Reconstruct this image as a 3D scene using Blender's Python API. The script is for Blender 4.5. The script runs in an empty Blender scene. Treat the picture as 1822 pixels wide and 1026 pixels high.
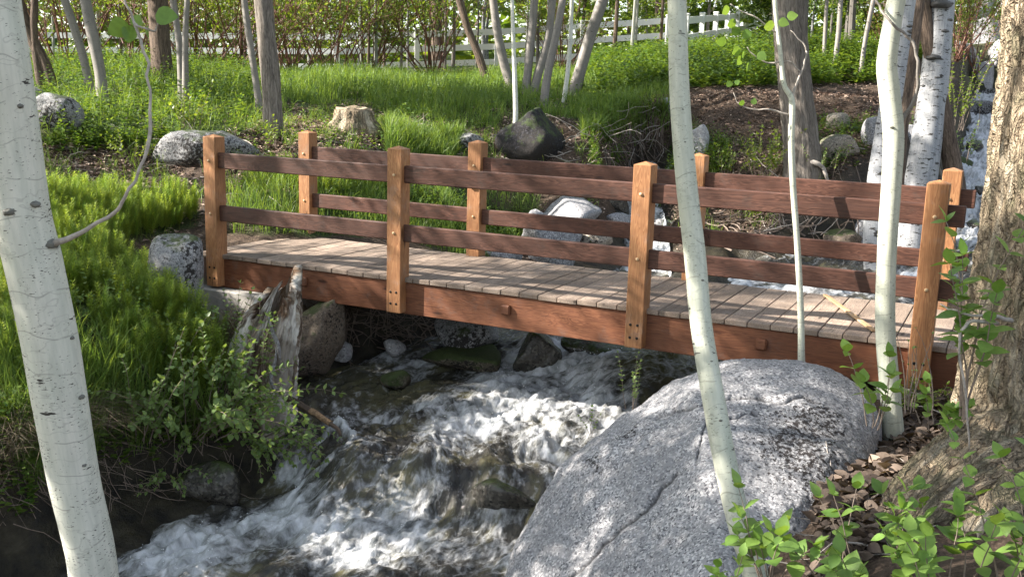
import bpy, math, random
import numpy as np
from mathutils import Vector
from mathutils.bvhtree import BVHTree
import bmesh

random.seed(7)
RNG = np.random.default_rng(7)
S = bpy.context.scene
COL = S.collection
R = math.radians

# ------------------------------------------------------------------ camera
F_PX, CAM = 1816.6, np.array([6.729, -7.1546, 1.6311])
YAW, PITCH, ROLL = -0.4585, 0.1968, 0.0302
_fw = np.array([math.sin(YAW) * math.cos(PITCH), math.cos(YAW) * math.cos(PITCH), -math.sin(PITCH)])
_rt = np.array([math.cos(YAW), -math.sin(YAW), 0.0])
_up = np.cross(_rt, _fw)
_c, _s = math.cos(ROLL), math.sin(ROLL)
CM = np.stack([_c * _rt + _s * _up, -_s * _rt + _c * _up, _fw])   # rows: right, up, forward
cd = bpy.data.cameras.new("camera")
cam = bpy.data.objects.new("camera", cd)
COL.objects.link(cam)
cd.sensor_width = 36.0
cd.lens = 36.0 * F_PX / 1822.0
cd.clip_start, cd.clip_end = 0.05, 2000
from mathutils import Matrix
mw = Matrix(((CM[0][0], CM[1][0], -CM[2][0], CAM[0]), (CM[0][1], CM[1][1], -CM[2][1], CAM[1]),
             (CM[0][2], CM[1][2], -CM[2][2], CAM[2]), (0, 0, 0, 1)))
cam.matrix_world = mw
S.camera = cam


def ray(u, v):
    return np.array([(u - 911) / F_PX, (513 - v) / F_PX, 1.0]) @ CM


def atz(u, v, z):
    d = ray(u, v)
    return CAM + d * ((z - CAM[2]) / d[2])


def atd(u, v, t):
    return CAM + ray(u, v) * t


def project(P):
    v = (np.asarray(P) - CAM) @ CM.T
    w = np.maximum(v[:, 2], 1e-3)
    return 911 + F_PX * v[:, 0] / w, 513 - F_PX * v[:, 1] / w, v[:, 2]


# ------------------------------------------------------------------ light
SUN_EL = 34
SUN_AZ = np.array([-0.905, -0.425])
w = bpy.data.worlds.new("World")
S.world = w
w.use_nodes = True
wn = w.node_tree
sky = wn.nodes.new("ShaderNodeTexSky")
sky.sky_type = 'NISHITA'
sky.sun_disc = False
sky.sun_elevation = R(SUN_EL)
sky.sun_rotation = math.atan2(SUN_AZ[0], SUN_AZ[1])
hs = wn.nodes.new("ShaderNodeHueSaturation")
hs.inputs["Saturation"].default_value = .55
wn.links.new(sky.outputs[0], hs.inputs["Color"])
wn.links.new(hs.outputs[0], wn.nodes["Background"].inputs[0])
wn.nodes["Background"].inputs[1].default_value = 0.105
sl = bpy.data.lights.new("sun", 'SUN')
sl.energy = 5.0
sl.angle = R(0.5)
sl.color = (1.0, 0.93, 0.84)
so = bpy.data.objects.new("sun", sl)
COL.objects.link(so)
sd = Vector((SUN_AZ[0] * math.cos(R(SUN_EL)), SUN_AZ[1] * math.cos(R(SUN_EL)), math.sin(R(SUN_EL))))
so.rotation_euler = sd.to_track_quat('Z', 'Y').to_euler()
SUND = np.array(sd)
S.view_settings.view_transform = 'Standard'
S.view_settings.look = 'None'
S.view_settings.exposure = 1.9
S.cycles.max_bounces = 6
S.cycles.diffuse_bounces = 3
S.cycles.glossy_bounces = 2
S.cycles.transmission_bounces = 4
S.cycles.transparent_max_bounces = 4
S.cycles.caustics_reflective = False
S.cycles.caustics_refractive = False


# ------------------------------------------------------------------ noise
def _hash(ix, iy, iz, seed):
    h = (ix * 374761393 + iy * 668265263 + iz * 2147483647 + seed * 974711) & 0xffffffff
    h = ((h ^ (h >> 13)) * 1274126177) & 0xffffffff
    h = (h ^ (h >> 16)) & 0xffffffff
    return h / 4294967295.0 * 2 - 1


def vnoise(x, y, z, seed=0):
    x, y, z = np.broadcast_arrays(np.asarray(x, float), np.asarray(y, float), np.asarray(z, float))
    xi, yi, zi = np.floor(x).astype(np.int64), np.floor(y).astype(np.int64), np.floor(z).astype(np.int64)
    fx, fy, fz = x - xi, y - yi, z - zi
    fx, fy, fz = [t * t * (3 - 2 * t) for t in (fx, fy, fz)]
    r = 0
    for dx in (0, 1):
        wx = fx if dx else 1 - fx
        for dy in (0, 1):
            wy = fy if dy else 1 - fy
            for dz in (0, 1):
                wz = fz if dz else 1 - fz
                r = r + wx * wy * wz * _hash(xi + dx, yi + dy, zi + dz, seed)
    return r


def fbm(x, y, z, oct=4, seed=0, gain=0.5):
    r, a, s = 0, 1.0, 1.0
    for i in range(oct):
        r = r + a * vnoise(np.asarray(x) * s + 17.3 * i, np.asarray(y) * s, np.asarray(z) * s, seed + i * 13)
        a *= gain
        s *= 2.03
    return r


def sstep(a, b, x):
    t = np.clip((np.asarray(x, float) - a) / (b - a), 0, 1)
    return t * t * (3 - 2 * t)


# ------------------------------------------------------------------ mesh helpers
class MB:
    """collects vertices and tri/quad faces, builds ONE mesh object"""

    def __init__(s):
        s.v, s.q, s.t, s.col, s.tc, s.n = [], [], [], [], [], 0

    def add(s, v, quads=None, tris=None, col=None, tc=None):
        v = np.asarray(v, float).reshape(-1, 3)
        n = len(v)
        s.v.append(v)
        if quads is not None and len(quads):
            s.q.append(np.asarray(quads, np.int64).reshape(-1, 4) + s.n)
        if tris is not None and len(tris):
            s.t.append(np.asarray(tris, np.int64).reshape(-1, 3) + s.n)
        if col is None:
            col = (0.5, 0.5, 0.5)
        col = np.broadcast_to(np.asarray(col, float), (n, 3))
        s.col.append(col)
        s.tc.append(v if tc is None else np.asarray(tc, float))
        s.n += n

    def mesh(s, name, mat, smooth=False):
        v = np.concatenate(s.v)
        q = np.concatenate(s.q) if s.q else np.zeros((0, 4), np.int64)
        t = np.concatenate(s.t) if s.t else np.zeros((0, 3), np.int64)
        me = bpy.data.meshes.new(name)
        me.vertices.add(len(v))
        me.vertices.foreach_set("co", v.astype(np.float32).ravel())
        nl = q.size + t.size
        me.loops.add(nl)
        me.loops.foreach_set("vertex_index", np.concatenate([q.ravel(), t.ravel()]).astype(np.int32))
        me.polygons.add(len(q) + len(t))
        st = np.concatenate([np.arange(len(q)) * 4, q.size + np.arange(len(t)) * 3]).astype(np.int32)
        me.polygons.foreach_set("loop_start", st)
        me.polygons.foreach_set("use_smooth", np.full(len(q) + len(t), smooth, bool))
        me.update(calc_edges=True)
        me.validate()
        c = np.concatenate(s.col)
        a = me.attributes.new("col", 'FLOAT_COLOR', 'POINT')
        a.data.foreach_set("color", np.concatenate([c, np.ones((len(c), 1))], 1).astype(np.float32).ravel())
        a = me.attributes.new("tc", 'FLOAT_VECTOR', 'POINT')
        a.data.foreach_set("vector", np.concatenate(s.tc).astype(np.float32).ravel())
        me.materials.append(mat)
        return me

    def build(s, name, mat, parent=None, smooth=False, **k):
        o = bpy.data.objects.new(name, s.mesh(name, mat, smooth))
        COL.objects.link(o)
        if parent is not None:
            o.parent = parent
            o.matrix_parent_inverse = Matrix.Translation(-Vector(parent.location))
        return tag(o, **k)


def tag(o, label=None, cat=None, group=None, kind=None):
    if label:
        o["label"] = label
    if cat:
        o["category"] = cat
    if group:
        o["group"] = group
    if kind:
        o["kind"] = kind
    return o


def empty(name, loc, **k):
    o = bpy.data.objects.new(name, None)
    COL.objects.link(o)
    o.location = tuple(float(a) for a in loc)
    o.empty_display_size = 0.2
    return tag(o, **k)


def inst(name, me, parent, loc, rz=0.0, sc=1.0, rx=0.0):
    """object sharing mesh data, placed in world coordinates under its thing"""
    o = bpy.data.objects.new(name, me)
    COL.objects.link(o)
    if parent is not None:
        o.parent = parent
        o.location = Vector(tuple(float(a) for a in loc)) - parent.location
    else:
        o.location = tuple(float(a) for a in loc)
    o.rotation_euler = (rx, 0, rz)
    o.scale = (sc, sc, sc) if np.isscalar(sc) else sc
    return o


def box(mb, a, b, col=None, bev=0.0):
    x0, y0, z0 = a
    x1, y1, z1 = b
    if bev <= 0:
        v = [(x, y, z) for z in (z0, z1) for y in (y0, y1) for x in (x0, x1)]
        f = [(0, 2, 3, 1), (4, 5, 7, 6), (0, 1, 5, 4), (2, 6, 7, 3), (0, 4, 6, 2), (1, 3, 7, 5)]
        mb.add(v, f, col=col)
        return
    v = []
    for z in (z0, z1):
        for y in (y0, y1):
            for x in (x0, x1):
                sx = bev if x == x0 else -bev
                sy = bev if y == y0 else -bev
                sz = bev if z == z0 else -bev
                v += [(x, y + sy, z + sz), (x + sx, y, z + sz), (x + sx, y + sy, z)]
    bm = bmesh.new()
    for p in v:
        bm.verts.new(p)
    bmesh.ops.convex_hull(bm, input=bm.verts)
    bm.verts.ensure_lookup_table()
    vv = np.array([x.co[:] for x in bm.verts])
    bm.verts.index_update()
    tr = [[x.index for x in f.verts] for f in bm.faces if len(f.verts) == 3]
    qd = [[x.index for x in f.verts] for f in bm.faces if len(f.verts) == 4]
    bm.free()
    mb.add(vv, qd, tr, col=col)


def catmull(P, n):
    P = np.asarray(P, float)
    P = np.vstack([2 * P[0] - P[1], P, 2 * P[-1] - P[-2]])
    out = []
    m = len(P) - 3
    for i in range(m):
        t = np.linspace(0, 1, n, endpoint=False)[:, None]
        a, b, c, d = P[i], P[i + 1], P[i + 2], P[i + 3]
        out.append(0.5 * ((2 * b) + (-a + c) * t + (2 * a - 5 * b + 4 * c - d) * t * t + (-a + 3 * b - 3 * c + d) * t ** 3))
    out.append(P[-2][None])
    return np.vstack(out)


def tube(mb, P, rad, n=8, amp=0.0, freq=8.0, zf=1.0, seed=0, col=None, cap=True, rfun=None):
    """tapered tube; rfun(theta, L, r)-> radius (arrays)"""
    P = np.asarray(P, float)
    rad = np.broadcast_to(np.asarray(rad, float), (len(P),))
    T = np.gradient(P, axis=0)
    T /= np.linalg.norm(T, axis=1)[:, None] + 1e-9
    L = np.concatenate([[0], np.cumsum(np.linalg.norm(np.diff(P, axis=0), axis=1))])
    N = np.cross(T[0], [0.31, 0.95, 0.05])
    if np.linalg.norm(N) < 0.1:
        N = np.cross(T[0], [1, 0, 0.1])
    N /= np.linalg.norm(N)
    th = np.linspace(0, 2 * np.pi, n, endpoint=False)
    V, TC = [], []
    for i in range(len(P)):
        N = N - T[i] * (N @ T[i])
        N /= np.linalg.norm(N) + 1e-9
        B = np.cross(T[i], N)
        r = np.full(n, rad[i])
        x, y = rad[0] * np.cos(th), rad[0] * np.sin(th)
        if amp:
            r = r * (1 + amp * fbm(x * freq, y * freq, np.full(n, L[i] * freq * zf), 3, seed))
        if rfun:
            r = rfun(th, L[i], r)
        V.append(P[i] + np.outer(r * np.cos(th), N) + np.outer(r * np.sin(th), B))
        TC.append(np.stack([x, y, np.full(n, L[i])], 1))
    V, TC = np.vstack(V), np.vstack(TC)
    m = len(P)
    i = np.arange(m - 1)[:, None] * n
    j = np.arange(n)[None]
    j2 = (j + 1) % n
    q = np.stack([i + j, i + j2, i + n + j2, i + n + j], -1).reshape(-1, 4)
    tr = None
    if cap:
        V = np.vstack([V, P[-1] + T[-1] * rad[-1] * 0.3, P[0]])
        TC = np.vstack([TC, [0, 0, L[-1]], [0, 0, 0]])
        k = (m - 1) * n
        tr = [(k + a, k + (a + 1) % n, m * n) for a in range(n)] + [((a + 1) % n, a, m * n + 1) for a in range(n)]
    mb.add(V, q, tr, col=col, tc=TC)


def frames(d, roll, up=(0, 0, 1)):
    """rotation matrices (N,3,3) columns: x=d, y=side, z=normal"""
    d = d / (np.linalg.norm(d, axis=1)[:, None] + 1e-9)
    up = np.broadcast_to(np.asarray(up, float), d.shape)
    s = np.cross(up, d)
    bad = np.linalg.norm(s, axis=1) < 1e-3
    s[bad] = [1, 0, 0]
    s /= np.linalg.norm(s, axis=1)[:, None]
    n = np.cross(d, s)
    c, si = np.cos(roll)[:, None], np.sin(roll)[:, None]
    s2 = c * s + si * n
    n2 = -si * s + c * n
    return np.stack([d, s2, n2], 2)


def scatter(mb, tv, tf, pos, Rm, sc, col, tri=True, colv=None):
    """tv (k,3) template, pos (N,3), Rm (N,3,3), sc (N,) or (N,3)"""
    N, k = len(pos), len(tv)
    if N == 0:
        return
    sc = np.asarray(sc, float)
    if sc.ndim < 2:
        sc = np.broadcast_to(sc.reshape(-1, 1), (N, 3))
    V = np.einsum('nij,nkj->nki', Rm, tv[None] * sc[:, None, :]) + pos[:, None, :]
    f = np.asarray(tf)
    Fi = (f[None] + (np.arange(N) * k)[:, None, None]).reshape(-1, f.shape[1])
    c = np.repeat(col, k, axis=0)
    if colv is not None:
        c = c.copy()
        c[:, 2] = np.tile(colv, N)
    if f.shape[1] == 3:
        mb.add(V.reshape(-1, 3), tris=Fi, col=c)
    else:
        mb.add(V.reshape(-1, 3), quads=Fi, col=c)


# leaf templates: x length, y width, z normal
LEAF4 = (np.array([(0, 0, 0), (.5, .34, .06), (1, 0, -.04), (.5, -.34, .06)], float), np.array([(0, 2, 1), (0, 3, 2)]))
_lx = [0, .12, .3, .5, .7, .88, 1]
_lw = [0, .19, .31, .33, .24, .1, 0]


def leaf_template(ws, curl=.16, fold=.08):
    v, f = [], []
    for i, (x, wd) in enumerate(zip(_lx, ws)):
        z = -curl * x * x
        v += [(x, 0, z), (x, wd, z + fold * wd * 2), (x, -wd, z + fold * wd * 2)]
    for i in range(6):
        a, b = i * 3, i * 3 + 3
        f += [(a, b, b + 1), (a, b + 1, a + 1), (a, b + 2, b), (a, a + 2, b + 2)]
    return np.array(v, float), np.array(f)


LEAF_OVAL = leaf_template(_lw)
LEAF_ROUND = leaf_template([0, .34, .46, .45, .33, .16, 0], .05, .05)


def randdir(n, zmin=-1, zmax=1, rng=RNG):
    z = rng.uniform(zmin, zmax, n)
    a = rng.uniform(0, 2 * np.pi, n)
    r = np.sqrt(np.maximum(0, 1 - z * z))
    return np.stack([r * np.cos(a), r * np.sin(a), z], 1)


# ------------------------------------------------------------------ materials
class NT:
    def __init__(s, name):
        s.m = bpy.data.materials.new(name)
        s.m.use_nodes = True
        s.t = s.m.node_tree
        s.b = s.t.nodes["Principled BSDF"]
        s.out = s.t.nodes["Material Output"]

    def n(s, typ, **k):
        x = s.t.nodes.new(typ)
        for a, b in k.items():
            setattr(x, a, b)
        return x

    def l(s, a, b):
        s.t.links.new(a, b)

    def attr(s, name):
        return s.n("ShaderNodeAttribute", attribute_name=name)

    def vec(s, src, scale):
        m = s.n("ShaderNodeVectorMath", operation='MULTIPLY')
        s.l(src, m.inputs[0])
        m.inputs[1].default_value = scale
        return m.outputs[0]

    def noise(s, v, scale, detail=4, rough=.55, dist=0, out=0):
        x = s.n("ShaderNodeTexNoise")
        x.inputs["Scale"].default_value = scale
        x.inputs["Detail"].default_value = detail
        x.inputs["Roughness"].default_value = rough
        x.inputs["Distortion"].default_value = dist
        if v is not None:
            s.l(v, x.inputs["Vector"])
        return x.outputs[out]

    def voro(s, v, scale, feature='F1', out=0, rnd=1):
        x = s.n("ShaderNodeTexVoronoi", feature=feature)
        x.inputs["Scale"].default_value = scale
        x.inputs["Randomness"].default_value = rnd
        s.l(v, x.inputs["Vector"])
        return x.outputs[out]

    def ramp(s, fac, stops, interp='LINEAR'):
        r = s.n("ShaderNodeValToRGB")
        r.color_ramp.interpolation = interp
        e = r.color_ramp.elements
        while len(e) < len(stops):
            e.new(0.5)
        for el, (p, c) in zip(e, stops):
            el.position = p
            el.color = (c, c, c, 1) if np.isscalar(c) else tuple(c) + (1,)
        s.l(fac, r.inputs[0])
        return r.outputs[0]

    def mix(s, fac, a, b, mode='MIX'):
        m = s.n("ShaderNodeMix", data_type='RGBA', blend_type=mode)
        for i, x in ((0, fac), (6, a), (7, b)):
            if hasattr(x, "links"):
                s.l(x, m.inputs[i])
            elif i == 0:
                m.inputs[0].default_value = x
            else:
                m.inputs[i].default_value = tuple(x) + (1,)
        return m.outputs[2]

    def math(s, op, a, b=0.0, clamp=False):
        m = s.n("ShaderNodeMath", operation=op)
        m.use_clamp = clamp
        for i, x in enumerate((a, b)):
            if hasattr(x, "links"):
                s.l(x, m.inputs[i])
            else:
                m.inputs[i].default_value = x
        return m.outputs[0]

    def bump(s, h, strength=.5, dist=.01, normal=None):
        b = s.n("ShaderNodeBump")
        b.inputs["Strength"].default_value = strength
        b.inputs["Distance"].default_value = dist
        s.l(h, b.inputs["Height"])
        if normal is not None:
            s.l(normal, b.inputs["Normal"])
        s.l(b.outputs[0], s.b.inputs["Normal"])
        return b.outputs[0]

    def color(s, c, rough=.7, spec=.5):
        if hasattr(c, "links"):
            s.l(c, s.b.inputs["Base Color"])
        else:
            s.b.inputs["Base Color"].default_value = tuple(c) + (1,)
        if hasattr(rough, "links"):
            s.l(rough, s.b.inputs["Roughness"])
        else:
            s.b.inputs["Roughness"].default_value = rough
        s.b.inputs["Specular IOR Level"].default_value = spec

    def sep(s, c):
        x = s.n("ShaderNodeSeparateColor")
        s.l(c, x.inputs[0])
        return x.outputs


def wood(name, dark, mid, light, axis, rough=.65, knots=True, gs=1.0, tint=.5):
    t = NT(name)
    co = t.n("ShaderNodeTexCoord").outputs["Object"]
    a = t.attr("col")
    off = t.vec(a.outputs["Vector"], (7.3, 11.1, 5.7))
    ad = t.n("ShaderNodeVectorMath", operation='ADD')
    t.l(co, ad.inputs[0])
    t.l(off, ad.inputs[1])
    sc = {'x': (1.3, 16, 16), 'y': (16, 1.3, 16), 'z': (16, 16, 1.3)}[axis]
    v = t.vec(ad.outputs[0], tuple(k * gs for k in sc))
    g1 = t.noise(v, 1.0, 3, .5, 1.6)
    rings = t.math('FRACT', t.math('MULTIPLY', g1, 9.0))
    rings = t.ramp(rings, [(0, 0.0), (.75, 1.0), (1, .1)])
    fine = t.noise(t.vec(ad.outputs[0], tuple(k * (9 if k > 2 else 3) for k in sc)), 1.0, 4, .6)
    blot = t.noise(ad.outputs[0], 2.2, 4, .6)
    f = t.math('ADD', t.math('MULTIPLY', rings, .45), t.math('MULTIPLY', fine, .55))
    c = t.ramp(f, [(.2, dark), (.5, mid), (.85, light)])
    c = t.mix(t.ramp(blot, [(.33, .75), (.62, 0.0)]), c, tuple(x * .50 for x in mid))
    gy = sum(mid) / 3
    c = t.mix(t.ramp(t.noise(ad.outputs[0], 5.5, 5, .7), [(.55, 0.0), (.75, .45)]), c, (gy * 1.15, gy * 1.05, gy * .95))
    chk = t.noise(t.vec(ad.outputs[0], tuple(k * (5.5 if k > 2 else 1.6) for k in sc)), 1.0, 2, .5)
    c = t.mix(t.ramp(chk, [(.27, .8), (.31, 0.0)]), c, tuple(x * .35 for x in dark))
    tn = t.math('ADD', t.math('MULTIPLY', t.sep(a.outputs["Color"])[0], 2 * tint), 1 - tint)
    vm = t.n("ShaderNodeVectorMath", operation='SCALE')
    t.l(c, vm.inputs[0])
    t.l(tn, vm.inputs[3])
    c = vm.outputs[0]
    if knots:
        kn = t.voro(t.vec(ad.outputs[0], {'x': (1.6, 6, 6), 'y': (6, 1.6, 6), 'z': (6, 6, 1.6)}[axis]), 1.0)
        c = t.mix(t.ramp(kn, [(.05, .85), (.11, 0.0)]), c, tuple(x * .35 for x in dark))
    t.color(c, rough, .35)
    t.bump(f, .35, .003)
    return t.m


M = {}
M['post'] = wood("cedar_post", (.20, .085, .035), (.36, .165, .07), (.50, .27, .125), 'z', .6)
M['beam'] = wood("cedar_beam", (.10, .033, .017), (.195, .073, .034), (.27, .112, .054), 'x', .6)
M['rail'] = wood("stained_rail", (.034, .014, .009), (.088, .037, .024), (.165, .078, .054), 'x', .55, gs=1.2, tint=.3)
M['deck'] = wood("deck_board", (.135, .10, .078), (.245, .186, .145), (.37, .29, .225), 'y', .8, gs=1.3, tint=.42)
M['stick'] = wood("bare_lath", (.40, .24, .12), (.56, .36, .19), (.66, .45, .26), 'x', .7, False)


def simple(name, c, rough=.7, spec=.4, metal=0, nz=0, ns=30):
    t = NT(name)
    if nz:
        co = t.n("ShaderNodeTexCoord").outputs["Object"]
        f = t.noise(co, ns, 5, .6)
        cc = t.mix(t.ramp(f, [(.3, 0.0), (.7, 1.0)]), tuple(x * (1 - nz) for x in c), tuple(min(1, x * (1 + nz)) for x in c))
        t.color(cc, rough, spec)
        t.bump(f, .4, .01)
    else:
        t.color(c, rough, spec)
    t.b.inputs["Metallic"].default_value = metal
    return t.m


M['peg'] = simple("pale_peg", (.60, .42, .24), .5, .4, 0, .15, 80)
M['lag'] = simple("black_lag_bolt", (.02, .018, .016), .45, .5, .6)
M['steel'] = simple("steel", (.5, .5, .5), .35, .5, .9)
M['concrete'] = simple("concrete", (.36, .34, .31), .9, .3, 0, .25, 9)
M['white_paint'] = simple("white_fence_paint", (.80, .80, .78), .5, .4, 0, .04, 5)


def rock_mat(name, base, light, dark, speck=150, lichen=.0, moss=.0, wet=False, big=2.0, pink=True):
    t = NT(name)
    co = t.n("ShaderNodeTexCoord").outputs["Object"]
    s1 = t.voro(co, speck, 'F1', 1)
    g = t.sep(s1)[0]
    c = t.ramp(g, [(0, dark), (.18, dark), (.22, base), (.7, base), (.78, light), (1, light)], 'LINEAR')
    s2 = t.noise(co, speck * .35, 3, .6)
    c = t.mix(t.ramp(s2, [(.35, .7), (.6, 0.0)]), c, base)
    if pink:
        c = t.mix(t.ramp(t.noise(co, speck * .9, 2), [(.62, 0.0), (.7, .45)]), c, (base[0] * 1.45, base[1] * 1.1, base[2] * 1.0))
    bg = t.noise(co, big, 6, .62)
    c = t.mix(t.ramp(bg, [(.3, .6), (.62, 0.0)]), c, tuple(x * .62 for x in base))
    if lichen:
        ln = t.noise(co, 26, 5, .7)
        lm = t.noise(co, 1.9, 3, .5)
        mk = t.math('ADD', ln, t.math('MULTIPLY', lm, .75))
        lo = 1.02 - lichen * .22
        c = t.mix(t.ramp(mk, [(min(.98, lo), 0.0), (min(1.0, lo + .035), .95)]), c, (.022, .019, .017))
    at = t.sep(t.attr("col").outputs["Color"])
    mk = t.math('ADD', t.noise(co, 38, 6, .78), t.math('MULTIPLY', at[0], .165))
    c = t.mix(t.ramp(mk, [(.655, 0.0), (.67, .97)]), c, (.018, .014, .013))
    c = t.mix(at[2], c, (.02, .018, .018))
    if moss:
        geo = t.n("ShaderNodeNewGeometry")
        nz = t.n("ShaderNodeSeparateXYZ")
        t.l(geo.outputs["Normal"], nz.inputs[0])
        mm = t.math('ADD', t.math('MULTIPLY', nz.outputs[2], .35), t.noise(co, 6, 5, .65))
        c = t.mix(t.ramp(mm, [(.80 - moss * .35, 0.0), (.92 - moss * .3, .9)]), c, (.045, .065, .018))
    t.color(c, .12 if wet else .85, .5 if wet else .3)
    h = t.math('ADD', t.math('MULTIPLY', s2, .4), bg)
    b1 = t.n("ShaderNodeBump")
    b1.inputs["Strength"].default_value = .6
    b1.inputs["Distance"].default_value = .03
    t.l(t.noise(co, 14, 6, .65), b1.inputs["Height"])
    t.bump(h, .35, .01, b1.outputs[0])
    return t.m


M['granite'] = rock_mat("granite_grey", (.26, .26, .27), (.56, .55, .55), (.05, .05, .06), 95, 0, 0)
M['lichen_rock'] = rock_mat("granite_lichen", (.24, .24, .245), (.42, .41, .40), (.06, .06, .06), 90, .45, .1)
M['dark_rock'] = rock_mat("black_lichen_rock", (.016, .015, .017), (.08, .075, .085), (.008, .008, .008), 60, .9, .3)
M['tan_rock'] = rock_mat("tan_rock", (.30, .26, .21), (.46, .41, .35), (.10, .09, .08), 70, .2, .15)
M['moss_rock'] = rock_mat("mossy_rock", (.10, .085, .06), (.2, .17, .13), (.03, .025, .02), 60, .3, 1.0)
M['wet_rock'] = rock_mat("wet_dark_rock", (.055, .05, .042), (.13, .12, .1), (.015, .014, .012), 50, 0, .35, True)
M['brown_rock'] = rock_mat("brown_rock", (.16, .125, .095), (.24, .2, .16), (.06, .05, .04), 80, .2, .3)
M['quartz'] = rock_mat("pale_quartz", (.38, .37, .37), (.6, .6, .6), (.2, .19, .2), 60, 0, 0)


def leaf_mat(name, a, b, trans=.4, rough=.45, stem=None):
    t = NT(name)
    at = t.attr("col")
    s = t.sep(at.outputs["Color"])
    c = t.mix(s[0], a, b)
    mo = t.noise(t.n("ShaderNodeTexCoord").outputs["Object"], 55, 3, .6)
    g = t.math('ADD', t.math('ADD', t.math('MULTIPLY', s[1], .9), .25), t.math('MULTIPLY', mo, .6))
    vm = t.n("ShaderNodeVectorMath", operation='SCALE')
    t.l(c, vm.inputs[0])
    t.l(g, vm.inputs[3])
    c = vm.outputs[0]
    if stem:
        c = t.mix(s[2], c, stem)
    t.color(c, rough, .4)
    tr = t.n("ShaderNodeBsdfTranslucent")
    h = t.n("ShaderNodeVectorMath", operation='MULTIPLY')
    t.l(c, h.inputs[0])
    h.inputs[1].default_value = (1.5, 1.35, .6)
    t.l(h.outputs[0], tr.inputs[0])
    mx = t.n("ShaderNodeMixShader")
    mx.inputs[0].default_value = trans
    t.l(t.b.outputs[0], mx.inputs[1])
    t.l(tr.outputs[0], mx.inputs[2])
    t.l(mx.outputs[0], t.out.inputs[0])
    return t.m


M['leaf'] = leaf_mat("aspen_leaf", (.08, .15, .022), (.19, .25, .04), .5)
M['leaf_dark'] = leaf_mat("dark_leaf", (.035, .075, .015), (.09, .14, .025), .35)
M['leaf_near'] = leaf_mat("bright_near_leaf", (.10, .20, .04), (.20, .31, .07), .4, .4)
M['leaf_shrub'] = leaf_mat("dogwood_leaf", (.11, .18, .055), (.21, .30, .10), .4, .45)
M['grass'] = leaf_mat("grass_blade", (.085, .17, .035), (.19, .27, .065), .45, .5)
M['grass_dry'] = leaf_mat("dry_grass", (.11, .085, .055), (.26, .21, .14), .2, .7)
M['horsetail'] = leaf_mat("horsetail", (.11, .20, .03), (.25, .32, .055), .45, .6, (.10, .13, .03))


def bark_white(name, base=(.62, .64, .58), green=(.45, .52, .40), gstr=.5, lent=.6, dark=(.05, .045, .04), scar=.69):
    t = NT(name)
    tc = t.attr("tc").outputs["Vector"]
    streak = t.noise(t.vec(tc, (28, 28, 5)), 1, 5, .6)
    big = t.noise(t.vec(tc, (9, 9, 2.0)), 1, 4, .55)
    c = t.mix(t.ramp(big, [(.3, 0.0), (.7, gstr)]), base, green)
    c = t.mix(t.ramp(streak, [(.35, .45), (.62, 0.0)]), c, tuple(x * .72 for x in green))
    # fine dark flecks, wider than tall
    fl = t.noise(t.vec(tc, (50, 50, 190)), 1, 2, .5)
    reg = t.noise(t.vec(tc, (6, 6, 7)), 1, 2, .5)
    mk = t.math('ADD', fl, t.math('MULTIPLY', reg, .35))
    c = t.mix(t.ramp(mk, [(.83, 0.0), (.87, lent)]), c, dark)
    # rings round the stem
    rg = t.noise(t.vec(tc, (3.5, 3.5, 9)), 1, 3, .55)
    band = t.math('ABSOLUTE', t.math('SUBTRACT', rg, .5))
    c = t.mix(t.ramp(band, [(0, .45), (.012, 0.0)]), c, tuple(x * .45 for x in base))
    sx = t.n("ShaderNodeSeparateXYZ")
    t.l(tc, sx.inputs[0])
    zz = t.math('ADD', t.math('MULTIPLY', sx.outputs[2], 6.5), t.math('MULTIPLY', t.noise(t.vec(tc, (3, 3, 1.3)), 1, 2, .5), 1.5))
    rb = t.math('ABSOLUTE', t.math('SUBTRACT', t.math('FRACT', zz), .5))
    brk = t.ramp(t.noise(t.vec(tc, (14, 14, 5)), 1, 2), [(.40, 0.0), (.5, 1.0)])
    c = t.mix(t.math('MULTIPLY', t.ramp(rb, [(0, .6), (.012, .4), (.022, 0.0)]), brk), c, tuple(x * .30 for x in base))
    # long black scars
    sc = t.noise(t.vec(tc, (7, 7, 34)), 1, 3, .6)
    c = t.mix(t.ramp(sc, [(scar, 0.0), (scar + .02, lent * 1.3 if lent * 1.3 < 1 else 1)]), c, dark)
    cc = t.attr("col")
    c = t.mix(t.sep(cc.outputs["Color"])[2], c, (.045, .04, .035))
    t.color(c, .6, .3)
    t.bump(t.math('ADD', streak, t.math('MULTIPLY', fl, .5)), .4, .004)
    return t.m


M['aspen'] = bark_white("aspen_bark", (.68, .66, .58), (.50, .53, .45), .6, .95)
M['aspen_green'] = bark_white("young_aspen_bark", (.55, .555, .46), (.40, .42, .33), .7, .6)
M['birch'] = bark_white("old_aspen_bark", (.44, .44, .44), (.24, .25, .27), .8, 1.0, scar=.595)
M['aspen_grey'] = bark_white("grey_aspen_bark", (.25, .225, .20), (.17, .155, .135), .7, .8)


def bark_rough(name, ridge, groove, vs=26, zs=5, disp=.7, moss=0):
    t = NT(name)
    tc = t.attr("tc").outputs["Vector"]
    n = t.noise(t.vec(tc, (vs, vs, zs)), 1, 5, .65, 1.2)
    f = t.noise(t.vec(tc, (vs * 4, vs * 4, zs * 6)), 1, 4, .6)
    h = t.math('ADD', t.math('MULTIPLY', n, .7), t.math('MULTIPLY', f, .3))
    c = t.ramp(h, [(.36, groove), (.5, tuple((a + b) / 2 for a, b in zip(ridge, groove))), (.62, ridge)])
    if moss:
        c = t.mix(t.ramp(t.noise(tc, 5, 4, .6), [(.52, 0.0), (.65, moss)]), c, (.12, .14, .05))
    t.color(c, .9, .2)
    t.bump(h, disp, .03)
    return t.m


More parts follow.
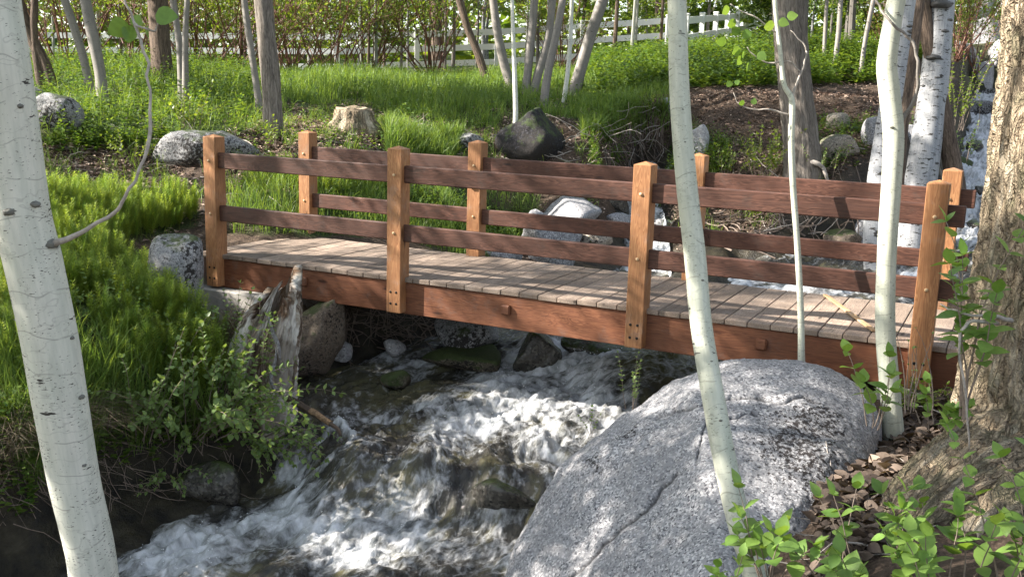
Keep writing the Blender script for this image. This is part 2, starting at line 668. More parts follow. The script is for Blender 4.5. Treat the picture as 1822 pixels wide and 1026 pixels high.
M['bark_dark'] = bark_rough("dark_bark", (.19, .14, .105), (.035, .025, .02))
M['bark_grey'] = bark_rough("cottonwood_bark", (.27, .235, .20), (.06, .05, .042), 24, 4)
def bark_plates(name, ridge, groove):
    t = NT(name)
    tc = t.attr("tc").outputs["Vector"]
    wv = t.n("ShaderNodeVectorMath", operation='ADD')
    nn = t.vec(t.noise(t.vec(tc, (8, 8, 8)), 1, 4, .6, out=1), (.16, .16, .22))
    t.l(tc, wv.inputs[0])
    t.l(nn, wv.inputs[1])
    e = t.voro(t.vec(wv.outputs[0], (15, 15, 5.5)), 1.0, 'DISTANCE_TO_EDGE')
    e2 = t.voro(t.vec(wv.outputs[0], (34, 34, 17)), 1.0, 'DISTANCE_TO_EDGE')
    f = t.noise(t.vec(tc, (60, 60, 30)), 1, 5, .65)
    st = t.noise(t.vec(tc, (30, 30, 4)), 1, 5, .65)
    h = t.math('ADD', t.ramp(e, [(0, 0.0), (.13, 1.0)]), t.math('MULTIPLY', t.ramp(e2, [(0, 0.0), (.12, 1.0)]), .5))
    h2 = t.math('ADD', t.math('MULTIPLY', h, .5), t.math('MULTIPLY', f, .5))
    c = t.ramp(h2, [(.30, groove), (.6, tuple((a * 1.2 + b) / 2.2 for a, b in zip(ridge, groove))), (1.0, ridge)])
    c = t.mix(t.ramp(st, [(.42, .7), (.56, 0.0)]), c, tuple(x * .45 for x in ridge))
    c = t.mix(t.ramp(t.noise(tc, 5, 4, .6), [(.5, 0.0), (.62, .6)]), c, (.15, .15, .09))
    c = t.mix(t.ramp(t.noise(t.vec(tc, (7, 7, 2)), 1, 4, .6), [(.55, 0.0), (.65, .6)]), c, (.62, .55, .43))
    t.color(c, .9, .2)
    t.bump(t.math('ADD', h2, t.math('MULTIPLY', st, .6)), 1.0, .04)
    return t.m


M['bark_tan'] = bark_plates("tan_cracked_bark", (.52, .41, .28), (.05, .033, .022))
M['twig'] = simple("twig_bark", (.20, .155, .125), .8, .3, 0, .3, 40)
M['twig_pale'] = simple("pale_dead_twig", (.36, .32, .28), .8, .3, 0, .3, 40)
M['twig_red'] = simple("red_willow_stem", (.16, .07, .045), .6, .4, 0, .3, 20)


def snag_mat():
    t = NT("rotten_snag_wood")
    tc = t.attr("tc").outputs["Vector"]
    co = t.n("ShaderNodeTexCoord").outputs["Object"]
    n = t.noise(t.vec(tc, (42, 42, 5)), 1, 6, .72, 1.2)
    b = t.noise(t.vec(tc, (9, 9, 2.2)), 1, 4, .6)
    c = t.ramp(n, [(.34, (.025, .018, .013)), (.46, (.15, .11, .08)), (.56, (.33, .28, .22)), (.66, (.62, .58, .5))])
    c = t.mix(t.ramp(b, [(.50, 0.0), (.56, .9)]), c, (.66, .63, .57))
    c = t.mix(t.ramp(t.noise(co, 4, 4), [(.5, 0.0), (.6, .6)]), c, (.10, .075, .05))
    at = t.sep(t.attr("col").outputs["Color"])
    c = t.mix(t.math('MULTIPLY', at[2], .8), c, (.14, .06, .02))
    t.color(c, .85, .2)
    t.bump(n, .9, .02)
    return t.m


M['snag'] = snag_mat()
M['cut_wood'] = simple("sawn_stump_top", (.36, .28, .20), .85, .2, 0, .35, 14)
M['chip'] = leaf_mat("wood_chip", (.13, .08, .055), (.56, .43, .34), 0.0, .8)
M['dead_leaf'] = leaf_mat("dead_leaf", (.06, .042, .032), (.22, .165, .125), .1, .8)


def ground_mat():
    t = NT("forest_floor")
    co = t.n("ShaderNodeTexCoord").outputs["Object"]
    at = t.sep(t.attr("col").outputs["Color"])
    n1 = t.noise(co, 3, 6, .65)
    n2 = t.noise(co, 45, 5, .7)
    soil = t.ramp(n2, [(.3, (.030, .020, .014)), (.5, (.085, .058, .04)), (.68, (.19, .135, .095)), (.8, (.36, .27, .2))])
    soil = t.mix(t.ramp(n1, [(.35, .6), (.6, 0.0)]), soil, (.035, .026, .02))
    green = t.ramp(n2, [(.3, (.018, .035, .008)), (.6, (.05, .09, .018)), (.8, (.09, .13, .03))])
    c = t.mix(at[0], soil, green)
    bed = t.ramp(t.noise(co, 7, 5, .6), [(.35, (.010, .009, .007)), (.55, (.032, .027, .016)), (.75, (.07, .06, .04))])
    c = t.mix(at[1], c, bed)
    rough = t.math('SUBTRACT', .95, t.math('MULTIPLY', at[1], .6))
    t.color(c, rough, .3)
    t.bump(t.math('ADD', n2, t.math('MULTIPLY', n1, 2.0)), .7, .03)
    return t.m


M['ground'] = ground_mat()


def water_mat():
    t = NT("stream_water")
    co = t.n("ShaderNodeTexCoord").outputs["Object"]
    uv = t.attr("tc").outputs["Vector"]          # across, along, 0 in metres
    at = t.sep(t.attr("col").outputs["Color"])   # foam, depth/olive, roughness of flow
    n1 = t.noise(t.vec(uv, (13, 10, 1)), 1, 5, .58, .5)
    n2 = t.noise(t.vec(uv, (52, 34, 1)), 1, 4, .6, .5)
    dark = t.ramp(t.noise(t.vec(uv, (5, 2.5, 1)), 1, 5, .6, .6), [(.34, (.018, .018, .018)), (.5, (.048, .045, .038)), (.64, (.085, .078, .045)), (.8, (.13, .125, .085))])
    dark = t.mix(at[1], dark, (.11, .105, .045))
    f = t.math('ADD', at[0], t.math('MULTIPLY', t.math('SUBTRACT', n1, .5), 1.0))
    f = t.math('ADD', f, t.math('MULTIPLY', t.math('SUBTRACT', n2, .5), .55))
    wv = t.n("ShaderNodeVectorMath", operation='ADD')
    t.l(uv, wv.inputs[0])
    t.l(t.vec(t.noise(t.vec(uv, (5, 4, 1)), 1, 3, .6, out=1), (.22, .22, 0)), wv.inputs[1])
    web = t.voro(t.vec(wv.outputs[0], (11, 7, 1)), 1.0, 'DISTANCE_TO_EDGE')
    f = t.math('ADD', f, t.math('MULTIPLY', t.ramp(web, [(0, 1.0), (.22, 0.0)]), .20))
    f = t.math('SUBTRACT', f, .05)
    fm = t.ramp(f, [(.18, 0.0), (.42, .30), (.66, .66), (1.0, 1.0)])
    fc = t.ramp(n1, [(.3, (.34, .36, .36)), (.6, (.64, .65, .67))])
    c = t.mix(fm, dark, fc)
    t.color(c, t.math('ADD', t.math('MULTIPLY', fm, .6), .10), .5)
    t.b.inputs["IOR"].default_value = 1.33
    b1 = t.n("ShaderNodeBump")
    b1.inputs["Strength"].default_value = .6
    b1.inputs["Distance"].default_value = .03
    t.l(t.noise(t.vec(uv, (16, 9, 1)), 1, 5, .6, 1.0), b1.inputs["Height"])
    t.bump(t.math('ADD', n2, t.math('MULTIPLY', fm, .5)), .4, .012, b1.outputs[0])
    return t.m


M['water'] = water_mat()
M['foam'] = simple("water_spray", (.85, .86, .88), .25, .5)


# ------------------------------------------------------------------ stream channels
class Channel:
    def __init__(s, st, n=14):
        # st rows: Lx,Ly,Rx,Ry,z
        st = np.array(st, float)
        c = catmull(st, n)
        s.L, s.R, s.z = c[:, :2], c[:, 2:4], c[:, 4]
        s.C = (s.L + s.R) / 2
        s.poly = np.vstack([s.L, s.R[::-1]])
        s.u = np.concatenate([[0], np.cumsum(np.linalg.norm(np.diff(s.C, axis=0), axis=1))])

    def sd(s, x, y):
        """signed distance (positive outside) and local water height"""
        x, y = np.ravel(x), np.ravel(y)
        lo, hi = s.poly.min(0) - 2.5, s.poly.max(0) + 2.5
        near = (x > lo[0]) & (x < hi[0]) & (y > lo[1]) & (y < hi[1])
        D = np.full(len(x), 3.0)
        Z = np.zeros(len(x))
        idx = np.nonzero(near)[0]
        A, B = s.poly, np.roll(s.poly, -1, axis=0)
        for k in range(0, len(idx), 20000):
            i = idx[k:k + 20000]
            P = np.stack([x[i], y[i]], 1)
            AB = B - A
            t = ((P[:, None] - A) * AB).sum(2) / ((AB ** 2).sum(1) + 1e-12)
            t = np.clip(t, 0, 1)
            d = np.linalg.norm(P[:, None] - (A + t[..., None] * AB), axis=2).min(1)
            cond = (A[:, 1] > P[:, 1:2]) != (B[:, 1] > P[:, 1:2])
            xi = A[:, 0] + (P[:, 1:2] - A[:, 1]) * (AB[:, 0]) / (AB[:, 1] + 1e-12)
            ins = ((cond & (P[:, 0:1] < xi)).sum(1) % 2) == 1
            D[i] = np.where(ins, -d, d)
            j = np.linalg.norm(P[:, None] - s.C, axis=2)
            wgt = 1 / (j + .02) ** 4
            Z[i] = (wgt * s.z).sum(1) / wgt.sum(1)
        return D, Z


MAIN = Channel([
    (5.2, 27, 8.4, 28, 1.9), (5.5, 19.5, 8.6, 20.5, 1.02), (5.6, 16.5, 8.5, 17.0, .72), (5.7, 13.7, 8.3, 14.0, .36), (5.75, 10.4, 8.1, 10.0, .10),
    (5.4, 7.8, 7.9, 6.3, -.12), (4.3, 6.2, 6.6, 4.0, -.40), (3.1, 5.3, 5.4, 2.8, -.56), (2.2, 3.9, 4.9, 2.1, -.66),
    (2.2, 2.2, 4.6, 1.5, -.74), (2.0, 1.45, 4.45, 1.15, -.80), (1.35, .8, 4.35, .75, -.95), (1.2, .1, 4.3, .3, -1.0), (1.35, -.6, 4.3, -.3, -1.04),
    (1.75, -1.05, 4.3, -.85, -1.12), (1.85, -1.45, 4.35, -1.3, -1.36), (1.55, -2.0, 4.45, -1.8, -1.46), (1.45, -3.2, 4.5, -2.9, -1.53),
    (1.4, -5, 4.5, -5, -1.65), (1.2, -9, 4.3, -9, -1.9), (0, -16, 3, -16, -2.3)])
SIDE = Channel([(1.3, 8.6, 1.9, 8.7, .42), (1.45, 7.2, 2.05, 7.2, .08), (1.65, 6.3, 2.35, 6.3, -.08), (1.9, 5.9, 2.6, 5.8, -.30), (2.1, 5.2, 2.9, 5.0, -.55), (2.4, 4.5, 3.1, 4.4, -.66)])

CP = []
for u, v, z in [(60, 330, .45), (290, 330, .35), (200, 400, .2), (330, 400, .1), (100, 450, .1), (300, 480, -.1), (200, 560, -.15), (340, 600, -.45),
                (100, 620, -.3), (60, 760, -.6), (200, 750, -.75), (300, 800, -1), (400, 740, -.85), (430, 640, -.6), (520, 580, -.55), (620, 590, -.7), (720, 600, -.7),
                
                (300, 125, 1.7),
                (930, 430, -.4), 
                
                (1300, 400, -.15), (1500, 450, -.3), (1300, 470, -.45),
                (1570, 500, -.35), (1640, 700, -.42), (1590, 790, -.42), (1500, 900, -.42), (1470, 960, -.42), (1700, 800, -.35), (1800, 1000, -.15), (1500, 1020, -.45)]:
    CP.append(atz(u, v, z))
for u, v, d in [(100, 230, 12.5), (200, 200, 14.5), (300, 170, 16), (480, 235, 13), (600, 260, 13.2), (625, 215, 15), (750, 215, 14.8), (500, 340, 11), (600, 330, 11.8), (700, 380, 12.2), (650, 300, 12.5), (800, 340, 13), (850, 400, 12.9), (940, 280, 14), (1000, 290, 14), (1050, 310, 13.8), (1110, 300, 14.3), (1090, 222, 15.0), (1200, 330, 14.4), (1230, 285, 14.8), (1250, 192, 16.3), (1350, 192, 16.1), (1450, 188, 15.8), (1530, 192, 15.4), (1250, 166, 16.7), (1350, 166, 16.5), (1450, 164, 16.2), (1530, 166, 15.9), (1350, 250, 15.6), (1400, 300, 14), (1500, 300, 13.6), (1450, 410, 12.4), (1640, 420, 11), (1650, 300, 12.6), (740, 160, 17.5), (850, 190, 16), (970, 185, 17.5), (500, 175, 17), (1090, 212, 15.3), (1500, 210, 15.5), (1300, 165, 17), (1180, 200, 16), (1500, 155, 19), (600, 150, 20.5), (450, 148, 20), (300, 128, 19), (100, 130, 18), (1000, 142, 21), (1150, 116, 21), (800, 152, 21), (700, 141, 25), (1050, 128, 25), (1400, 84, 24), (1600, 88, 24), (730, 131, 30), (200, 128, 30), (1190, 108, 30), (1400, 88, 50), (900, 120, 30)]:
    CP.append(atd(u, v, d))
CP += [np.array(p, float) for p in [
    (-.12, -.25, -.62), (-.45, -.1, -.35), (.4, -.15, -.8), (-.35, .7, -.04), (-1.2, .8, .12), (6.9, .7, -.04), (8, 1.2, 0), (5.5, 2.0, -.35), (6.7, 2.6, -.2), (7.6, 3.2, -.1), (6.7, -7, 0), (9, -3, .1), (9.5, 0, .2), (4.9, -2.5, -.9), (5.6, -5, -.5), (5, -8, -.6),
    (1.0, -2.6, -.95), (.8, -4.0, -.9), (2.2, -9, -1.2), (-3, -2, .0), (-5, -4, 0), (0, -6, -.6), (-2, -9, -.3), (-10, -6, .5), (-20, 0, 1.5), (20, 0, 2), (15, -8, 1.0),
    (9.4, 6, .5), (9.6, 10, .9), (9.8, 14, 1.6), (10.5, 20, 3.2), (12, 24, 4.5), (13, 12, 2.8), (16, 18, 5.0), (3.5, 20, 1.9), (4.3, 14, 1.35), (4.6, 11.5, .95), (2, 25, 2.6), (8, 36, 4), (20, 40, 7),
    (-30, 10, 2.3), (-30, 40, 2.9), (0, 45, 3.6), (-60, 80, 4), (60, 80, 8), (60, -20, 3), (-60, -40, 1), (0, -60, -1), (120, 200, 10), (-200, 200, 6), (-200, -200, 0), (200, -200, 2)]]
CP = np.array(CP)
_d = np.linalg.norm(CP[:, None, :2] - CP[None, :, :2], axis=2)
_n = len(CP)
_A = np.zeros((_n + 3, _n + 3))
_A[:_n, :_n] = _d - np.eye(_n) * 0.10
_A[:_n, _n] = _A[_n, :_n] = 1
_A[:_n, _n + 1:] = CP[:, :2]
_A[_n + 1:, :_n] = CP[:, :2].T
_w = np.linalg.solve(_A, np.concatenate([CP[:, 2], [0, 0, 0]]))


def bankz(x, y):
    x, y = np.ravel(x), np.ravel(y)
    out = np.zeros(len(x))
    for k in range(0, len(x), 30000):
        P = np.stack([x[k:k + 30000], y[k:k + 30000]], 1)
        D = np.linalg.norm(P[:, None] - CP[None, :, :2], axis=2)
        out[k:k + 30000] = D @ _w[:_n] + _w[_n] + P @ _w[_n + 1:]
    return out


def terrain(x, y, full=False):
    sh = np.shape(x)
    x, y = np.ravel(np.asarray(x, float)), np.ravel(np.asarray(y, float))
    b = bankz(x, y)
    near = np.exp(-((x - 3) ** 2 + (y - 2) ** 2) / 900)
    b = b + .055 * fbm(x * 1.6, y * 1.6, 0, 4, 3) * (.3 + near) + .02 * fbm(x * 7, y * 7, 0, 3, 5) * near
    wet = np.zeros(len(x))
    for ch, bw in ((MAIN, .42), (SIDE, .25)):
        D, Z = ch.sd(x, y)
        D = D + .09 * fbm(x * 3, y * 3, 0, 3, 9)
        bed = Z - .03 - .30 * sstep(0, .5, -D) + .07 * fbm(x * 4, y * 4, 0, 3, 11)
        t = sstep(-.02, bw, D)
        land = np.where(D < 1.0, np.maximum(b, Z + .07), b)
        e = 1 - sstep(.6, 1.0, D)
        land = b + (land - b) * e
        act = D < 2.9
        b = np.where(act, (Z - .03) * (1 - t) + land * t, b)
        b = np.where(act & (D < 0), np.minimum(b, bed), b)
        wet = np.maximum(wet, np.where(act, 1 - (sstep(.10, .62, D) if ch is MAIN else sstep(.02, .15, D)), 0))
    if full:
        return b.reshape(sh), wet.reshape(sh)
    return b.reshape(sh)


def gz(x, y):
    return float(terrain(np.array([x]), np.array([y]))[0])


def inpoly(u, v, poly):
    poly = np.array(poly, float)
    A, B = poly, np.roll(poly, -1, axis=0)
    r = np.zeros(len(u), bool)
    for a, b in zip(A, B):
        c = (a[1] > v) != (b[1] > v)
        xi = a[0] + (v - a[1]) * (b[0] - a[0]) / (b[1] - a[1] + 1e-9)
        r ^= c & (u < xi)
    return r


# cover map, laid out on the ground from the survey of the photograph
GRASSY = [[(250, 172), (480, 190), (500, 198), (640, 178), (700, 215), (780, 222), (880, 232), (900, 200), (1040, 215), (1190, 172), (1190, 112), (1000, 138), (500, 142), (250, 125)],
          [(685, 232), (830, 250), (800, 300), (690, 290)],
          [(405, 350), (545, 325), (700, 330), (830, 335), (960, 350), (950, 430), (850, 470), (700, 420), (560, 420), (410, 415)],
          [(-900, 100), (300, 112), (460, 150), (450, 240), (330, 235), (200, 255), (-900, 268)]]
HORSE = [[(-450, 372), (60, 372), (200, 368), (350, 378), (352, 400), (270, 425), (230, 440), (200, 480), (260, 510), (350, 590), (420, 640), (390, 720), (260, 790), (60, 800), (-350, 860), (-450, 372)],
         [(480, 300), (700, 312), (720, 345), (560, 350), (400, 340)]]


def cover(x, y, z):
    u, v, d = project(np.stack([x, y, z], 1))
    g = np.zeros(len(x))
    h = np.zeros(len(x))
    for p in GRASSY:
        g = np.maximum(g, inpoly(u, v, p) & (d > 0.5))
    for p in HORSE:
        h = np.maximum(h, inpoly(u, v, p) & (d > 0.5))
    return g, h


def axis_grid(lo, hi, step, far):
    a = np.arange(lo, hi + 1e-6, step)
    out, s, x = [], step, lo
    while x > -far:
        s *= 1.22
        x -= s
        out.append(x)
    out2, s, x = [], step, hi
    while x < far:
        s *= 1.22
        x += s
        out2.append(x)
    return np.concatenate([out[::-1], a, out2])


gx, gy = axis_grid(-9, 10.5, .075, 500), axis_grid(-6.5, 18, .075, 500)
GX, GY = np.meshgrid(gx, gy)
GZ, WET = terrain(GX, GY, True)
cg, chh = cover(GX.ravel(), GY.ravel(), GZ.ravel())
fard = np.hypot(GX - 3, GY - 2).ravel()
gr = np.clip(np.maximum(cg, chh * .8) + sstep(19, 24, fard) * .9, 0, 1)
gr = np.clip(gr * (.75 + .5 * fbm(GX.ravel() * 2, GY.ravel() * 2, 0, 3, 21)), 0, 1)
nx, ny = len(gx), len(gy)
ii = (np.arange(ny - 1)[:, None] * nx + np.arange(nx - 1)[None]).ravel()
mb = MB()
mb.add(np.stack([GX.ravel(), GY.ravel(), GZ.ravel()], 1), np.stack([ii, ii + 1, ii + nx + 1, ii + nx], 1),
       col=np.stack([gr, WET.ravel(), np.zeros(nx * ny)], 1))
mb.build("ground", M['ground'], smooth=True, kind="structure", label="forest floor of soil, wood chips and grass along the creek")

# ------------------------------------------------------------------ water
FOAM = []   # px, py, z, radius(m), strength
for a in [(980, 655, -.93, .42, .95), (1060, 640, -.85, .3, .9), (930, 705, -1, .55, .8), (1030, 700, -1, .45, .8), (850, 740, -1.02, .45, .62), (1080, 730, -1.03, .3, .55), (760, 720, -1, .25, .38),
          (920, 650, -.92, .2, .7), (700, 640, -.95, .14, .3), (1100, 770, -1.05, .35, .35), (960, 780, -1.08, .35, .42),
          (820, 800, -1.1, .3, .3), (660, 740, -1.03, .2, .3), (520, 850, -1.35, .16, .6), (500, 920, -1.42, .3, .6), (350, 960, -1.45, .42, .62), (300, 1000, -1.5, .4, .62),
          (560, 940, -1.42, .3, .6), (620, 990, -1.5, .3, .4), (880, 930, -1.38, .26, .62), (890, 990, -1.45, .3, .5), (760, 960, -1.45, .3, .35), (700, 850, -1.25, .3, .2), (780, 880, -1.25, .14, .4),
          (1110, 500, -.6, .5, .6), (1180, 470, -.55, .4, .6), (1300, 503, -.55, .4, .7), (1380, 510, -.52, .4, .8), (1460, 515, -.5, .5, .8), (1600, 500, -.4, .6, .6), (1740, 430, -.15, .6, .65), (1745, 360, .08, .9, .7), (1755, 310, .35, 1.0, .8), (1760, 225, 1.0, 2.0, .8), (1745, 260, .7, 1.0, .5)]:
    p = atz(a[0], a[1], a[2])
    FOAM.append((p[0], p[1], a[3], a[4]))
FL = np.array([atz(*a) for a in [(560, 762, -1.03), (600, 745, -1.03), (628, 765, -1.04), (628, 785, -1.06), (612, 803, -1.1), (580, 822, -1.15), (545, 842, -1.25), (520, 870, -1.33), (535, 915, -1.4)]])[:, :2]
HUMPS = [(620, 835, -1.15, .30, .20), (740, 850, -1.2, .28, .18), (585, 790, -1.05, .18, .11), (1120, 690, -.92, .30, .15), (1190, 660, -.85, .3, .08), (955, 625, -.85, .13, .13), (880, 880, -1.25, .2, .08), (1740, 375, .0, .3, .15)]
HUMPS = [(*atz(a, b, c)[:2], r, h) for a, b, c, r, h in HUMPS]


def waterheight(x, y, z, un, sv, wdt):
    """z base level, un along (m), sv across (m) -> height, foam, olive"""
    foam = np.full(len(x), .06)
    for fx, fy, r, s in FOAM:
        foam = np.maximum(foam, .06 + s * np.exp(-((x - fx) ** 2 + (y - fy) ** 2) / (r * r * .9)))
    d = np.full(len(x), 9.0)
    for a, b in zip(FL[:-1], FL[1:]):
        ab = b - a
        t = np.clip(((x - a[0]) * ab[0] + (y - a[1]) * ab[1]) / (ab @ ab), 0, 1)
        d = np.minimum(d, np.hypot(x - a[0] - t * ab[0], y - a[1] - t * ab[1]))
    foam = np.maximum(foam, .75 * np.exp(-(d / .035) ** 2))
    st = fbm(sv * 3.4, un * 1.6, 0, 5, 31, .6)
    up_ = sstep(4.5, 9, y)
    foam = np.maximum(foam, .72 * up_ + .15 * sstep(9, 14, y))
    foam = foam * 1.12 + (.32 + .10 * up_) * st + .02
    foam = np.clip(foam, 0, 1)
    h = z.copy()
    dark = np.zeros(len(x))
    for hx, hy, r, a in HUMPS:
        g = np.exp(-((x - hx) ** 2 + (y - hy) ** 2) / (r * r))
        h += a * g
        foam *= 1 - .65 * np.clip(g, 0, 1) * (g > .15)
        dark = np.maximum(dark, g)
    bill = 1 - np.abs(fbm(sv * 6, un * 4.5, z * 2, 4, 41))
    h += .085 * (1 + .7 * up_) * (bill - .6) * sstep(.2, .75, foam)
    h += .045 * (1 + 1.0 * up_) * fbm(sv * 4, un * 2.4, 0, 5, 43, .6) + .012 * fbm(sv * 13, un * 8, 0, 2, 47)
    h += .02 * np.exp(-(d / .03) ** 2)
    px, py, _ = project(np.stack([x, y, z], 1))
    olive = sstep(0, 1, np.exp(-(((px - 1180) / 120) ** 2 + ((py - 640) / 60) ** 2))) * .8
    olive = np.maximum(olive, .35 * np.exp(-(((px - 680) / 120) ** 2 + ((py - 690) / 35) ** 2)))
    return h, foam, olive


def water_strip(ch, name, nv, label, ext=1.10, us=.03):
    C = ch
    u = np.arange(0, C.u[-1], us)
    # finer near the bridge
    L = np.stack([np.interp(u, C.u, C.L[:, k]) for k in (0, 1)], 1)
    Rr = np.stack([np.interp(u, C.u, C.R[:, k]) for k in (0, 1)], 1)
    z = np.interp(u, C.u, C.z)
    v = np.linspace(-ext, ext, nv)
    P = (L[:, None] * (1 - v[None, :, None]) + Rr[:, None] * (1 + v[None, :, None])) / 2
    wdt = np.linalg.norm(Rr - L, axis=1)
    X, Y = P[..., 0].ravel(), P[..., 1].ravel()
    Z = np.repeat(z, nv)
    U = np.repeat(u, nv)
    SV = (v[None] * wdt[:, None] / 2).ravel()
    h, foam, ol = waterheight(X, Y, Z, U, SV, wdt)
    if ch is SIDE:
        foam = np.clip(.62 + .4 * fbm(SV * 6, U * 3, 0, 3, 5), 0, 1)
    m = len(u)
    i = (np.arange(m - 1)[:, None] * nv + np.arange(nv - 1)[None]).ravel()
    mb = MB()
    mb.add(np.stack([X, Y, h], 1), np.stack([i, i + 1, i + nv + 1, i + nv], 1)[:, ::-1], col=np.stack([foam, ol, ol * 0], 1),
           tc=np.stack([SV, U, SV * 0], 1))
    o = mb.build(name, M['water'], smooth=True, kind="structure", label=label)
    return X, Y, h, foam


WX, WY, WH, WF = water_strip(MAIN, "water", 190, "white foaming creek water running under the wooden footbridge", 1.10, .022)
water_strip(SIDE, "water", 40, "small white side cascade joining the creek behind the granite slabs")
# spray droplets thrown up where the water breaks
ico = bmesh.new()
bmesh.ops.create_icosphere(ico, subdivisions=1, radius=1)
IV = np.array([v.co[:] for v in ico.verts])
IF = np.array([[v.index for v in f.verts] for f in ico.faces])
ico.free()
near = np.nonzero((WF > .62) & (WY < 3) & (WY > -3.5))[0]
pick = RNG.choice(near, 900)
pos = np.stack([WX[pick], WY[pick], WH[pick]], 1) + RNG.normal(0, .012, (900, 3)) + np.array([0, 0, 1]) * np.abs(RNG.normal(0, .022, 900))[:, None]
mb = MB()
scatter(mb, IV, IF, pos, frames(randdir(900), RNG.uniform(0, 6, 900)), RNG.uniform(.0015, .004, 900)[:, None] * RNG.uniform(.6, 1.5, (900, 3)), np.full((900, 3), .5))
mb.build("water_spray", M['foam'], kind="stuff", smooth=True, label="white droplets splashing above the rapids", cat="spray")


# ------------------------------------------------------------------ ground lookup
def gzv(x, y):
    x, y = np.asarray(x, float), np.asarray(y, float)
    i = np.clip(np.searchsorted(gx, x) - 1, 0, nx - 2)
    j = np.clip(np.searchsorted(gy, y) - 1, 0, ny - 2)
    a = (x - gx[i]) / (gx[i + 1] - gx[i])
    b = (y - gy[j]) / (gy[j + 1] - gy[j])
    return (GZ[j, i] * (1 - a) * (1 - b) + GZ[j, i + 1] * a * (1 - b) + GZ[j + 1, i] * (1 - a) * b + GZ[j + 1, i + 1] * a * b)


def wetv(x, y):
    i = np.clip(np.searchsorted(gx, x), 0, nx - 1)
    j = np.clip(np.searchsorted(gy, y), 0, ny - 1)
    return WET[j, i]


def hit(u, v, t0=3.0, t1=90):
    t = np.concatenate([np.arange(t0, 25, .03), np.arange(25, t1, .2)])
    P = CAM + ray(u, v)[None] * t[:, None]
    g = P[:, 2] - gzv(P[:, 0], P[:, 1])
    k = np.nonzero(g < 0)[0]
    if len(k) == 0:
        return P[-1], t[-1]
    return P[k[0]], t[k[0]]


# ------------------------------------------------------------------ footbridge
PX = [0.0, 2.0066, 4.164, 6.181]
BW, YF, YB = .14, 0.0, 1.382
bridge = empty("footbridge", (3.1, .75, -.3), label="stained wooden footbridge with plank deck and two-rail sides over the creek", cat="bridge")
# deck
mb = MB()
x = -.12
k = 0
while x < 6.66:
    wdt = .1675
    z = -.001 + RNG.uniform(-.003, .003)
    y0 = .070 + RNG.uniform(-.003, .003)
    y1 = 1.462 + RNG.uniform(-.006, .006)
    box(mb, (x, y0, z - .040), (x + wdt - .006, y1, z), col=(RNG.uniform(.15, .9), RNG.uniform(0, 1), RNG.uniform(0, 1)), bev=.004)
    x += wdt
    k += 1
deck = mb.build("deck", M['deck'], bridge)
mb = MB()
for i in range(k):
    xc = -.12 + i * .1675
    for yy in (.155, .13, 1.37, .76):
        for dx in (.035, .125):
            a = (xc + dx + RNG.uniform(-.006, .006), yy + RNG.uniform(-.01, .01), .0018)
            th = np.linspace(0, 2 * np.pi, 7)[:-1]
            if yy == .13:
                continue
            mb.add(np.vstack([[a], np.stack([a[0] + .0045 * np.cos(th), a[1] + .0045 * np.sin(th), np.full(6, a[2])], 1)]),
                   tris=[(0, j + 1, (j + 1) % 6 + 1) for j in range(6)])
mb.build("deck_screws", M['lag'], bridge, kind="stuff")
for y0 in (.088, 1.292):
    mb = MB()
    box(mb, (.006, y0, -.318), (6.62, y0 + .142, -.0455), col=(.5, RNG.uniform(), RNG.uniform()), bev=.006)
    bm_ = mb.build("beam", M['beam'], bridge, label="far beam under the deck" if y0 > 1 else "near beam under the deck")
    if y0 < 1:
        for xc, zc in ((1.07, -.155), (3.11, -.16), (5.18, -.155)):
            mb = MB()
            box(mb, (xc - .042, y0 - .032, zc - .042), (xc + .042, y0 + .01, zc + .042), col=(.42, xc * 1.7 % 1, .2), bev=.012)
            mb.build("wood_plug", M['beam'], bm_)
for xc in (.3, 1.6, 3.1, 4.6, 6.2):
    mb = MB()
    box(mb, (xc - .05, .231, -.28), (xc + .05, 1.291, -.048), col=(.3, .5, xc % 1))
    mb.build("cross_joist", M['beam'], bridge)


def post_mesh(x, y):
    mb = MB()
    j = RNG.normal(0, .002, 8)
    b, t, p = -.300, 1.083, 1.106
    e = .005
    ring = lambda z, o=0.0: [(x + o + e, y + o, z), (x + BW - o - e, y + o, z), (x + BW - o, y + o + e, z), (x + BW - o, y + BW - o - e, z), (x + BW - o - e, y + BW - o, z),
                             (x + o + e, y + BW - o, z), (x + o, y + BW - o - e, z), (x + o, y + o + e, z)]
    zs = [b, b + .006] + list(np.linspace(b + .2, t - .1, 5)) + [t - .003, t]
    v = []
    for i, z in enumerate(zs):
        v += ring(z, .003 if i in (0, len(zs) - 1) else 0)
    n = len(zs)
    v.append((x + BW / 2, y + BW / 2, p))
    v.append((x + BW / 2, y + BW / 2, b))
    q = [(i * 8 + a, i * 8 + (a + 1) % 8, i * 8 + 8 + (a + 1) % 8, i * 8 + 8 + a) for i in range(n - 1) for a in range(8)]
    tr = [((n - 1) * 8 + a, (n - 1) * 8 + (a + 1) % 8, n * 8) for a in range(8)] + [((a + 1) % 8, a, n * 8 + 1) for a in range(8)]
    mb.add(v, q, tr, col=(RNG.uniform(.4, .62), RNG.uniform(), RNG.uniform()))
    return mb


